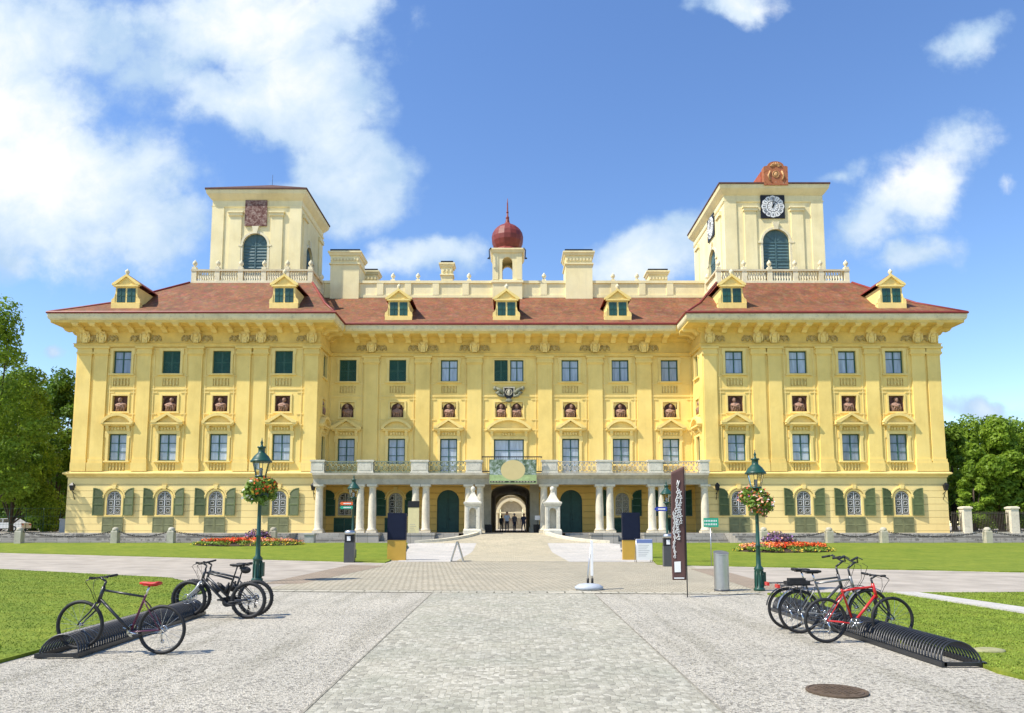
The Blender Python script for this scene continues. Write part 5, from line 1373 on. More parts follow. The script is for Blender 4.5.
    for s in (-1, 1): g.tube([(BBx, s*.06, BBz), (BBx-s*.165*cos(ca), s*.075, BBz-s*.165*sin(ca)*.5)], [.014, .010], 7)
    C = g.build('crankset', 'chrome' if not mtb else 'blackpaint', T)
    for s in (-1, 1):
        gg = MB(); px_, pz_ = BBx-s*.165*cos(ca), BBz-s*.165*sin(ca)*.5; gg.box(px_-.045, px_+.045, s*.08 if s > 0 else s*.17, s*.17 if s > 0 else s*.08, pz_-.012, pz_+.012); gg.build('pedal', 'black', C)
    g = MB(); n = 20
    for z0, z1 in ((BBz+.085, R_+.04), (BBz-.085, R_-.05)): g.tube([(BBx, -.055, z0), (0, -.05, z1)], .006, 4)
    g.build('chain', 'iron', T)
    g = MB(); 
    for rr, yy_ in ((.045, -.05), (.04, -.045), (.032, -.06)): g.torus((0, yy_, R_), rr, .006, 'y', 16, 4)
    g.tube([(0, -.06, R_-.02), (.03, -.065, R_-.10), (.015, -.065, R_-.17)], .012, 6); g.torus((.012, -.065, R_-.17), .022, .007, 'y', 10, 4)
    g.build('rear_derailleur', 'iron' if mtb else 'chrome', T)
    if mud:
        for xx, a0, a1 in ((0, .15*pi, .95*pi), (wb, .30*pi, 1.05*pi)):
            g = MB(); N = 16; V = []
            for k in range(N+1):
                a = a0+(a1-a0)*k/N
                for yy_, dr in ((-.03, .018), (0, .03), (.03, .018)): V.append((xx+(R_+dr)*cos(a), yy_, R_+(R_+dr)*sin(a)))
            g.sm = True; g.add(V, [(3*k+j, 3*k+j+1, 3*k+j+4, 3*k+j+3) for k in range(N) for j in (0, 1)]); g.build('mudguard', 'steel' if mud == 'steel' else 'blackpaint', T)
    if carrier:
        g = MB()
        for s in (-1, 1): g.tube([(-.30, s*.06, .74), (.22, s*.06, .74)], .008, 5); g.tube([(-.02, s*.07, R_), (-.14, s*.065, .74)], .006, 5); g.tube([(-.02, s*.07, R_), (.02, s*.065, .74)], .006, 5)
        for xx in (-.30, -.18, -.05, .08, .22): g.tube([(xx, -.06, .74), (xx, .06, .74)], .006, 5)
        cr = g.build('carrier', 'blackpaint', T)
        g = MB(); g.box(-.345, -.31, -.06, .06, .70, .755); g.build('rear_reflector', 'red', cr)
        if carrier == 'spring': g = MB(); g.box(-.2, .16, -.075, .075, .752, .80); g.box(-.15, .1, -.06, .06, .80, .845); g.build('luggage_clamp', 'black', cr)
    if bag == 'saddle':
        g = MB(); g.ball((sp.x-.16, 0, sz-.055), .10, .055, .065, 10, 7); g.box(sp.x-.18, sp.x-.06, -.04, .04, sz-.04, sz+.01); g.build('saddle_bag', 'black', T)
    if bottle:
        d = (HB-BB).normalized(); p = BB + d*.22 + Vector((-.045, 0, .05)); g = MB(); g.tube([p, p+d*.16, p+d*.165, p+d*.21], [.036, .036, .022, .018], 10); g.build('water_bottle', 'black', T)
        g = MB(); q = BB+(ST-BB)*.35+Vector((.05, 0, .02)); e = (ST-BB).normalized(); g.tube([q, q+e*.15, q+e*.155, q+e*.2], [.036, .036, .022, .018], 10); g.build('water_bottle', 'iron', T)
    if mtb == 'child': pass
    return T
M['purple'] = mat('dark_purple_frame', (.10, .022, .055), .35, .2, 6, spec=.5); M['redsaddle'] = mat('red_saddle', (.48, .03, .02), .5, .2, 9)
M['greyframe'] = mat('silver_grey_frame', (.22, .225, .22), .35, .05, 5, metal=.5); M['darkgrey'] = mat('dark_grey_frame', (.06, .062, .066), .35, .1, 5, spec=.5)
M['forksilver'] = mat('silver_fork', (.42, .42, .42), .35, .1, 5, metal=.4)
x, y = G(159.5, 654.4); bicycle('dark purple bicycle with a red saddle standing in the near end of the left rack', x, y, pi-.03, 'blackpaint', 'blackpaint', 'redsaddle', 1.15, lift=.06, dark2='purple', bars='flat')
x, y = G(247.5, 618.8); bicycle('nearer black mountain bike with silver fork and saddle bag in the left rack', x, y, pi-.06, 'blackpaint', wb=1.12, mtb=True, forkw='forksilver', bag='saddle', bottle=True, tr=.036, lift=.02, scale=1.12)
x, y = G(254.5, 616); bicycle('farther black mountain bike with black fork half hidden behind its twin in the left rack', x, y, pi+.06, 'darkgrey', wb=1.14, mtb=True, bottle=True, tr=.036, lift=.02, scale=1.12)
x, y = G(826.8, 643); bicycle('red bicycle with black fork and no saddle standing nearest in the right rack', x, y, .06, 'red', 'blackpaint', 'red', 1.04, bend=True, lift=.01, seat=False)
x, y = G(800.5, 633.5); bicycle('grey touring bicycle with mudguards and luggage carrier next to the red one', x, y, .03, 'greyframe', 'blackpaint', 'black', 1.10, mud='steel', carrier='spring', bars='high', bend=False, dark2='greyframe', lift=.01, scale=1.14)
x, y = G(789.5, 629.5); bicycle('near black touring bicycle with carrier standing farthest in the right rack', x, y, .0, 'darkgrey', 'blackpaint', 'black', 1.10, mud='black', carrier=True, bars='high', lift=.01, scale=1.14)

# ------------------------------------------------------------------ information pillars, signs, bins
M['navy'] = mat('dark_navy_screen', (.012, .016, .035), .45, .1, 4, spec=.12); M['mustard'] = mat('mustard_panel', (.50, .30, .045), .5, .04, 3)
M['beige'] = mat('beige_board', (.66, .58, .30), .6, .05, 4)
def totem(label, px0, px1, py0, pym, py1):
    x0, y = G(px0, py1); x1, _ = G(px1, py1); zt = Zp(py0, y); zm = Zp(pym, y)
    T = thing('information_pillar', label, 'info pillar', ((x0+x1)/2, y, 0), group='dark and mustard information pillars'); w = (x1-x0)/2
    g = MB(); g.box(-w, w, 0, .28, .0, zm); g.build('base', 'mustard', T)
    g = MB(); g.box(-w-.01, w+.01, -.02, .30, zm, zt); g.box(-w+.06, w-.06, -.03, -.02, zm+.1, zt-.1) if False else None
    c = g.build('casing', 'navy', T)
    g = MB(); g.box(-w+.06, w-.06, -.032, -.0205, zm+.12, zt-.12); g.build('screen', 'navy', T)
    return T
totem('dark and mustard information pillar on the lawn edge left of the gate', 387, 405.5, 513, 540, 560.5)
t = totem('dark and mustard information pillar beside the white board right of the gate', 623, 640.5, 512.5, 540, 560)
x0, y = G(407.5, 547.5); x1, _ = G(418.5, 547.5)
T = thing('beige_sign', 'tall beige sign with a dark header behind the left information pillar', 'sign', ((x0+x1)/2, y, 0)); w = (x1-x0)/2
zt, zh, zb = Zp(501, y), Zp(507.5, y), Zp(537, y)
g = MB(); g.box(-w, w, 0, .08, zb, zh); g.build('panel', 'beige', T)
g = MB(); g.box(-w-.02, w+.02, -.02, .1, zh, zt); g.build('header', 'iron', T)
for s in (-1, 1): g = MB(); g.box(s*w*.8-.03, s*w*.8+.03, .02, .07, 0, zb); g.build('leg', 'iron', T)
g = MB()
for k in range(6): g.box(-w*.65, w*(.1+.5*((k*37) % 10)/10), -.004, -.0005, zb+.25+k*.16, zb+.29+k*.16)
g.build('lettering', 'stone', T)
def bin_pillar(label, px, py0, py1):
    x, y = G(px, py1); h = Zp(py0, y); T = thing('litter_pillar', label, 'litter bin', (x, y, 0), group='slim dark litter bins')
    w = 5.0*y/F
    g = MB(); g.prism([(-w, -w*.7), (w, -w*.7), (w, w*.7), (-w, w*.7)], 0, h*.62, 'z'); g.build('body', 'darkgrey', T)
    g = MB(); g.box(-w*.92, w*.92, -w*.66, w*.66, h*.62, h*.86); g.box(-w*.5, w*.3, -w*.69, -w*.66, h*.66, h*.82); g.build('bin_opening', ['iron'], T)
    g = MB(); g.box(-w*.45, w*.25, -w*.73, -w*.691, h*.67, h*.81); g.build('notice', 'white', T)
    g = MB(); g.lathe([(w*1.05, h*.86), (w*1.12, h*.9), (w*1.12, h*.95), (w*.9, h*.985), (w*.2, h)], (0, 0, 0), 14); g.build('lid', 'steel', T)
bin_pillar('slim dark litter bin with a pale lid at the foot of the distant left lamp post', 349.5, 530, 562.5)
bin_pillar('slim dark litter bin with a pale lid at the foot of the distant right lamp post', 668.5, 533.5, 566.5)
# steel cylinder bin
x, y = G(722, 591); h = Zp(552, y); r = 7.2*y/F
T = thing('steel_bin', 'brushed steel cylinder bin with a slanted top beside the right lamp post', 'litter bin', (x, y, 0))
g = MB(); n = 32; V = [(r*cos(2*pi*i/n), r*sin(2*pi*i/n), 0) for i in range(n)] + [(r*cos(2*pi*i/n), r*sin(2*pi*i/n), h-.05+.05*sin(2*pi*i/n)) for i in range(n)]
g.add(V, [(i, (i+1) % n, n+(i+1) % n, n+i) for i in range(n)], True); g.poly(V[n:]); g.build('body', 'steel', T)
g = MB(); V = [(r*1.04*cos(2*pi*i/n), r*1.04*sin(2*pi*i/n), h-.045+.05*sin(2*pi*i/n)) for i in range(n)] + [(r*1.04*cos(2*pi*i/n), r*1.04*sin(2*pi*i/n), h-.01+.05*sin(2*pi*i/n)) for i in range(n)]
g.add(V, [(i, (i+1) % n, n+(i+1) % n, n+i) for i in range(n)], True); g.poly(V[n:]); g.build('lid', 'steel', T)
g = MB(); g.lathe([(r*1.06, 0), (r*1.06, .05), (r*.98, .055)], (0, 0, 0), 28); g.build('foot_ring', 'darkgrey', T)
# brown banner flag
x, y = G(687.5, 597.5); T = thing('banner_flag', 'tall narrow brown banner flag with white vertical script and a white square', 'banner', (x, y, 0))
k = y/F; ztop = Zp(465.5, y); zbot = Zp(580, y)
g = MB(); g.tube([(0, 0, 0), (0, 0, .6), (.0, 0, 2.2), (.02, 0, ztop-.02)], [.014, .016, .012, .006], 8); g.build('pole', 'iron', T)
M['bannercloth'] = mat('brown_banner_cloth', (.105, .052, .045), .8, .08, 3)
NX, NZ = 8, 40; P = []
def fpos(u, v):                                       # u 0..1 from free edge to pole, v from bottom to top
    z = zbot + (ztop - .02 - zbot)*v - (1-u)*.16*v
    wd = (13.6 - .4*v + .8*sin(v*3.0))*k; xx = .02*v - .02 - wd*(1-u)
    return (xx, .035*sin(v*7+u*2)*(1-u), z)
g = MB(); g.sm = True
g.add([fpos(i/NX, j/NZ) for j in range(NZ+1) for i in range(NX+1)], [(j*(NX+1)+i, j*(NX+1)+i+1, (j+1)*(NX+1)+i+1, (j+1)*(NX+1)+i) for j in range(NZ) for i in range(NX)])
cl = g.build('cloth', 'bannercloth', T); so = cl.modifiers.new('thickness', 'SOLIDIFY'); so.thickness = .006
def on(u, v, d=-.012): p = fpos(u, v); return (p[0], p[1]+d, p[2])
g = MB(); u0, u1, v0, v1 = .18, .62, .07, .165
for j in range(6): a, b_ = v0+(v1-v0)*j/6, v0+(v1-v0)*(j+1)/6; g.poly([on(u0, a), on(u1, a), on(u1, b_), on(u0, b_)])
g.build('white_panel', 'white', T); g = MB(); g.poly([on(.12, .012), on(.85, .012), on(.85, .022), on(.12, .022)]); g.build('white_strip', 'white', T)
g = MB(); rr = random.Random(4)                        # illegible handwriting running up the cloth
def script(ua, ub, va, vb, n, rad):
    pts = []
    for i in range(n*12+1):
        t = i/12; v = va+(vb-va)*t/n; ph = t*2*pi
        u = (ua+ub)/2 + (ub-ua)/2*sin(ph)*(.55+.45*sin(t*2.3)) + .04*sin(t*.7); pts.append(on(u, v + .010*cos(ph)))
    g.tube(pts, rad, 4)
script(.12, .30, .20, .62, 26, .006); script(.34, .62, .36, .84, 22, .008); script(.55, .78, .50, .80, 15, .007); script(.26, .46, .42, .72, 12, .007)
g.tube([on(.5, .84), on(.62, .89), on(.5, .9), on(.42, .86)], .012, 4)
g.build('lettering', 'white', T)
# sandwich board seen edge-on at left
x0, y = G(450.5, 561.5); x1, _ = G(464, 561.5); zt = Zp(541.5, y)
T = thing('sandwich_board', 'thin metal sandwich board seen edge on left of the ramp', 'sandwich board', ((x0+x1)/2, y, 0)); w = (x1-x0)/2
for s in (-1, 1):
    g = MB(); g.prism([(s*w, 0), (s*(w-.05), 0), (-s*.02, zt), (s*.04, zt)], -.35, .35); g.build('panel', 'steel', T)
# white notice board
x0, y = G(636.5, 562.5); x1, _ = G(652.5, 562.5); zt = Zp(539, y); zb = Zp(561, y)
T = thing('notice_board', 'white sandwich board with a blue header beside the right information pillar', 'sandwich board', ((x0+x1)/2, y, 0)); w = (x1-x0)/2
g = MB(); g.box(-w, w, -.02, .02, .12, zt); g.build('panel', 'white', T)
g = MB(); g.box(-w, w, -.026, -.0205, zt-.20, zt-.02); g.build('header', mat('pale_blue_header', (.16, .22, .45), .5, .03), T)
for s in (-1, 1):
    g = MB(); g.tube([(s*w, 0, 0), (s*w, 0, zt)], .02, 6); g.tube([(s*w, .5, 0), (s*w, .02, zt)], .018, 6); g.build('leg', 'steel', T)
g = MB()
for k_ in range(7): g.box(-w*.75, w*(.2+.5*((k_*53) % 10)/10), -.0235, -.0205, .32+k_*.09, .345+k_*.09)
g.build('lettering', mat('faint_grey_print', (.45, .45, .45), .6, .03), T)
# green sign on a pole
x, y = G(711.5, 566); zt, zb = Zp(518, y), Zp(527, y); k = y/F
T = thing('green_sign', 'small green sign on a thin pole behind the steel bin', 'sign', (x, y, 0))
g = MB(); g.tube([(0, 0, 0), (0, 0, zb+.02)], .022, 6); g.build('pole', 'steel', T)
g = MB(); g.box(-6.8*k, 8*k, -.03, .0, zb, zt); g.build('panel', 'signgreen', T)
g = MB()
for r0 in (0, 1):
    for c in range(8): xx = -6.0*k+c*13*k/8; zz = zb+(zt-zb)*(.58 if r0 == 0 else .2); g.box(xx, xx+.9*k, -.034, -.0301, zz, zz+(zt-zb)*.2)
g.build('lettering', 'white', T)
# stand with a round base, panel seen edge-on
x, y = G(589, 590); zt = Zp(540.5, y)
T = thing('sign_stand', 'portable sign stand on a grey round base, its panel seen edge on', 'sign stand', (x, y, 0))
g = MB(); g.lathe([(.36, .0), (.42, .04), (.42, .10), (.3, .17), (.1, .20), (.02, .2)], (0, 0, 0), 20, 0, True, 1., .8); g.build('base', mat('grey_plastic_base', (.40, .43, .47), .5, .06, 6), T)
g = MB(); g.box(.06, .12, -.10, .10, .42, zt); g.build('panel', 'white', T)
for xx in (-.03, .10):
    g = MB(); g.tube([(xx, 0, .19), (xx+.0, 0, .45), (.08 if xx < 0 else xx, 0, zt-.05)], .022, 6); g.build('post', 'steel', T)
for xx in (-.03, .10): g = MB(); g.tube([(xx, 0, .19), (xx, 0, .34)], .036, 8); g.build('clamp', 'iron', T)
# manhole cover
x, y = G(837, 692); g = MB()
g.lathe([(.335, 0), (.335, .018), (.31, .020), (.305, .012), (.29, .012), (.285, .02), (.02, .022)], (0, 0, 0), 36, 0, False)
for i in range(-4, 5):
    for j in range(-4, 5):
        if i*i+j*j < 17: g.box(i*.062-.02, i*.062+.02, j*.062-.02, j*.062+.02, .018, .028)
tag(g.build('manhole_cover', mat('rusty_cast_iron', (.10, .068, .042), .8, .35, 9, .3, 40), None, (x, y, .003)), 'round rusty cast iron manhole cover in the gravel at lower right', 'manhole cover')

# ------------------------------------------------------------------ stone posts and chains before the wings
def stone_post(label, px, pyb, h, group):
    x, y = Xp(px, 57.4, .5), 57.4
    g = MB(); w = .25
    g.box(-w, w, -w, w, -.1, h*.72); g.taper(-w, w, -w, w, h*.72, h*.80, .9); g.lathe([(w*.98, h*.78), (w*1.0, h*.84), (w*.9, h*.94), (w*.5, h), (.02, h*1.01)], (0, 0, 0), 12)
    return tag(g.build('stone_post', 'stone', None, (x, y, LIFT-.02)), label, 'stone post', group), x
gp = 'stone posts carrying chains before the wings'
PL = {}
for px, lab in ((19, 'pale stone post at the far left, before the parked car'), (115, 'pale stone post before the first pair of shutters of the left wing'), (171, 'pale stone post before the second window of the left wing'), (273, 'pale stone post right of the left flower bed'), (-70, None),
                (764, 'pale stone post right beside the right lamp post'), (829.5, 'pale stone post between the right flower bed and the palace'), (884, 'pale stone post before the last window of the right wing'), (988, 'pale stone post at the far right before the iron fence'), (1090, None)):
    if lab: o, x = stone_post(lab, px, 0, 1.28, gp)
    PL[px] = Xp(px, 57.4, .5)
def chain(label, xa, xb):
    g = MB(); n = max(10, int((xb-xa)/.17)); z0 = LIFT+.92; sag = .38
    pts = [(xa+(xb-xa)*i/n, 57.4, z0-sag*(1-((2*i/n-1)**2))) for i in range(n+1)]
    for i in range(n):
        a, b_ = Vector(pts[i]), Vector(pts[i+1]); m = (a+b_)/2; d = (b_-a)*.62; u = Vector((0, .045, 0)) if i % 2 else Vector((0, 0, .045))
        g.tube([m-d-u*.4, m-d*.6-u, m+d*.6-u, m+d-u*.4, m+d+u*.4, m+d*.6+u, m-d*.6+u, m-d+u*.4], .020, 4, closed=True)
    tag(g.build('hanging_chain', 'iron'), label, 'chain', 'chains between the stone posts')
ks = sorted(PL)
names = {(-70, 19): 'sagging iron chain left of the post by the parked car', (19, 115): 'sagging iron chain between the two leftmost stone posts', (115, 171): 'short sagging iron chain before the first two windows of the left wing', (171, 273): 'sagging iron chain behind the left flower bed',
         (764, 829.5): 'sagging iron chain behind the right flower bed', (829.5, 884): 'short sagging iron chain before the middle of the right wing', (884, 988): 'sagging iron chain before the right end of the right wing', (988, 1090): 'sagging iron chain running off the right edge before the fence'}
for (a, b_), lab in names.items(): chain(lab, PL[a]+.3, PL[b_]-.3)
# dark planters and box at the stairs
for px, w, lab in ((309.5, .38, 'dark stone block at the inner end of the left wing'),):
    x = Xp(px, 58, .6); g = MB(); g.box(x-w, x+w, 57.8, 58.5, .0, 1.25); g.ring(x-w, x+w, 57.8, 58.5, [(0, 1.1), (.06, 1.12), (.06, 1.25), (0, 1.27)]); tag(g.build('stone_block', 'greystone'), lab, 'stone block')

# ------------------------------------------------------------------ sentry boxes, banner, planters at the gate
def sentry(label, px):
    y = 62.9; x = Xp(px, y, 3)
    T = thing('sentry_box', label, 'sentry box', (x, y, TZ), group='white sentry boxes beside the gate'); w = .62
    h = 2.55
    g = MB(); facade(g, -w, w, 0, h, [(-.30, .30, .40, 2.15, .30)], .6, lambda u, z, d: (u, -w+d, z))
    g.poly([(-.3, -w+.6, .4), (.3, -w+.6, .4), (.3, -w+.6, 2.15), (-.3, -w+.6, 2.15)])
    for q in ([(-w, -w, 0), (-w, w, 0), (-w, w, h), (-w, -w, h)], [(w, -w, 0), (w, w, 0), (w, w, h), (w, -w, h)], [(-w, w, 0), (w, w, 0), (w, w, h), (-w, w, h)]): g.poly(q)
    for s in (-1, 1): g.box(*sorted((s*(w-.02), s*(w-.2))), -w-.05, -w+.02, .3, h-.3)
    g.build('body', 'sentrystone', T)
    g = MB(); g.ring(-w, w, -w, w, [(0, -.75), (.14, -.75), (.14, .24), (.06, .34), (0, .36)]); g.build('base', 'sentrystone', T)
    g = MB(); g.ring(-w, w, -w, w, [(0, h-.25), (.06, h-.22), (.1, h-.1), (.15, h-.02), (.15, h+.1), (-.05, h+.18), (-.24, h+.5), (-.40, h+.78), (-.45, h+.9), (-.45, h+1.0)]); g.build('roof', 'sentrystone', T)
    g = MB(); g.lathe([(.16, 0), (.12, .06), (.18, .14), (.22, .28), (.16, .42), (.05, .5), (.02, .52)], (0, 0, h+.98), 12); g.build('finial', 'sentrystone', T)
sentry('white stone sentry box with a pointed roof left of the gate', 473); sentry('white stone sentry box with a pointed roof right of the gate', 552.5)
y = 63.55; x0, x1 = Xp(489.5, y, 7), Xp(536.5, y, 7); z0, z1 = Zp(483.5, y), Zp(459.5, y)
T = thing('balcony_banner', 'printed green banner with a big beige oval hung on the balcony over the gate', 'banner', ((x0+x1)/2, y, z0)); w = (x1-x0)/2; h = z1-z0
def m_print():
    m, nt, b = basemat('banner_print_foliage', .7, 0, .2); p = pos(nt)
    c = ramp(nt, noise(nt, p, 3, 6, .7), [(.35, (.06, .09, .055)), (.48, (.16, .22, .14)), (.58, (.34, .40, .36)), (.7, (.52, .58, .62))]); nt.links.new(c, b.inputs['Base Color']); return m
M['bprint'] = m_print(); M['bgreen'] = mat('banner_print_grass', (.36, .46, .20), .7, .2, 3)
M['boval'] = mat('banner_print_beige', (.60, .49, .23), .7, .03, 2)
g = MB(); g.box(-w, w, 0, .04, h*.36, h); g.build('printed_cloth', 'bprint', T)
g = MB(); g.box(-w, w, 0, .04, 0, h*.36); g.build('printed_meadow', 'bgreen', T)
g = MB(); N = 28; g.prism([(.0+w*.52*cos(2*pi*i/N), h*.56+h*.42*sin(2*pi*i/N) + .0) for i in range(N)], -.006, -.0005); g.build('printed_oval', 'boval', T)
g = MB(); g.box(-w*.97, w*.97, -.009, -.0062, h*.035, h*.105); g.build('text_strip', 'iron', T)
g = MB()
for k_ in range(15):
    if k_ in (5, 7): continue
    xx = -w*.93+k_*w*1.86/15; g.box(xx, xx+w*.08, -.012, -.0091, h*.055, h*.085)
g.build('lettering', 'stone', T)
for px, lab in ((488.5, 'dark square planter on the left side of the gate opening'), (537, 'dark square planter with a white notice stand on the right side of the gate')):
    y = 66.5; x = Xp(px, y, 1.5); T = thing('planter', lab, 'planter', (x, y, TZ), group='dark planters at the gate'); 
    g = MB(); g.taper(-.3, .3, -.3, .3, 0, .75, 1.12); g.build('tub', 'iron', T); g = MB(); g.box(-.3, .3, -.3, .3, .70, .745); g.build('soil', 'soil', T)
x = Xp(537.5, 65.8, 2); T = thing('notice_stand', 'thin stand with a white sheet in front of the right gate planter', 'notice stand', (x, 65.8, TZ))
g = MB(); g.tube([(0, 0, 0), (0, 0, 1.35)], .025, 6); g.lathe([(.2, 0), (.2, .03), (.02, .05)], (0, 0, 0), 12); g.build('post', 'iron', T)
g = MB(); g.box(-.24, .24, -.03, 0, 1.15, 1.55); g.build('sheet', 'white', T)

# ------------------------------------------------------------------ fences, gate piers, car
M['fenceiron'] = mat('brown_iron_fence', (.055, .045, .032), .7, .3, 4)
YF = 62.6
for px, lab in ((966, 'pale stone fence pier nearer the right wing of the palace'), (1013, 'pale stone fence pier near the right edge of the picture')):
    x = Xp(px, YF, 2); T = thing('fence_pier', lab, 'fence pier', (x, YF, TZ), group='pale stone fence piers'); h = Zp(509, YF)-TZ
    g = MB(); g.box(-.34, .34, -.34, .34, -.1, h); g.build('shaft', 'whitestone', T); g = MB(); g.ring(-.34, .34, -.34, .34, [(0, h), (.07, h+.02), (.07, h+.14), (-.1, h+.22)]); g.build('cap', 'whitestone', T)
for pa, pb, lab in ((952, 962, 'short dark iron fence panel between palace and first pier'), (970, 1009, 'dark iron fence panel between the two stone piers'), (1017, 1080, 'dark iron fence panel running off the right edge')):
    xa, xb = Xp(pa, YF, 2), Xp(pb, YF, 2); T = thing('iron_fence', lab, 'fence', ((xa+xb)/2, YF, TZ), group='iron fence panels'); L = (xb-xa)/2; h = Zp(511.5, YF)-TZ
    g = MB()
    for z in (.25, h-.15): g.box(-L, L, -.03, .03, z-.03, z+.03)
    g.build('rail', 'fenceiron', T)
    g = MB(); n = int(2*L/.13)
    for i in range(n+1): xx = -L+2*L*i/n; g.box(xx-.018, xx+.018, -.018, .018, .02, h); 
    g.build('bars', 'fenceiron', T)
    g = MB(); g.box(-L, L, -.2, .2, -.1, .12); g.build('footing', 'stone', T)
tag(MB().box(0, .9, 0, 1.2, 0, 1.15).box(-.04, .94, -.04, 1.24, 1.15, 1.28).build('low_wall', 'greystone', None, (Xp(59.5, 67, 2), 67, TZ)), 'short grey stone wall stub at the left corner of the palace', 'low wall')
xa, xb = Xp(-25, 70, 2), Xp(60, 70, 2); T = thing('mesh_fence', 'thin wire mesh fence left of the palace before the trees', 'fence', ((xa+xb)/2, 70, TZ)); L = (xb-xa)/2; h = Zp(508, 70)-TZ
for i in range(6):
    g = MB(); xx = -L+2*L*i/5; g.tube([(xx, 0, 0), (xx, 0, h)], .025, 5); g.build('post', 'lamp_green', T)
g = MB()
for i in range(int(2*L/.30)): g.box(-L+.30*i-.005, -L+.30*i+.005, -.005, .005, .05, h-.02)
for z in (.05, h*.33, h*.66, h-.03): g.box(-L, L, -.008, .008, z-.012, z+.012)
g.build('wire_mesh', 'lamp_green', T)
def car(label, x, y):
    T = thing('parked_car', label, 'car', (x, y, TZ)); M['carpaint'] = mat('silver_car_paint', (.62, .63, .64), .25, .02, 2, spec=.6)
    prof = [(-2.1, .35), (-2.12, .62), (-2.0, .80), (-1.25, .92), (-.6, 1.36), (.75, 1.42), (1.55, .98), (2.02, .90), (2.1, .6), (2.08, .35)]
    g = MB(); g.prism(prof, -.80, .80); g.build('body', 'carpaint', T)
    for q in ([(-1.08, .95), (-.52, 1.31), (.05, 1.34), (.05, .97)], [(.13, .97), (.13, 1.34), (.72, 1.36), (1.3, 1.0)]):
        for s in (-1, 1): g = MB(); g.prism(q, *sorted((s*.801, s*.808))); g.build('side_window', 'carglass', T)
    for xx in (-1.3, 1.3):
        for s in (-1, 1):
            g = MB(); g.torus((0, 0, 0), .22, .10, 'y', 20, 8); w = g.build('wheel', 'black', T, (xx, s*.74, .32)); g = MB(); g.tube([(0, -.06, 0), (0, .06, 0)], .2, 14); g.build('rim', 'steel', w)
    for s in (-1, 1):
        g = MB(); g.ball((-2.04, s*.6, .72), .07, .15, .08); g.build('headlight', 'white', T); g = MB(); g.box(2.03, 2.1, s*.6-.14, s*.6+.14, .68, .84); g.build('tail_light', 'red', T)
car('silver parked car half hidden behind the wire fence at the far left', Xp(7, 78, 2), 78)

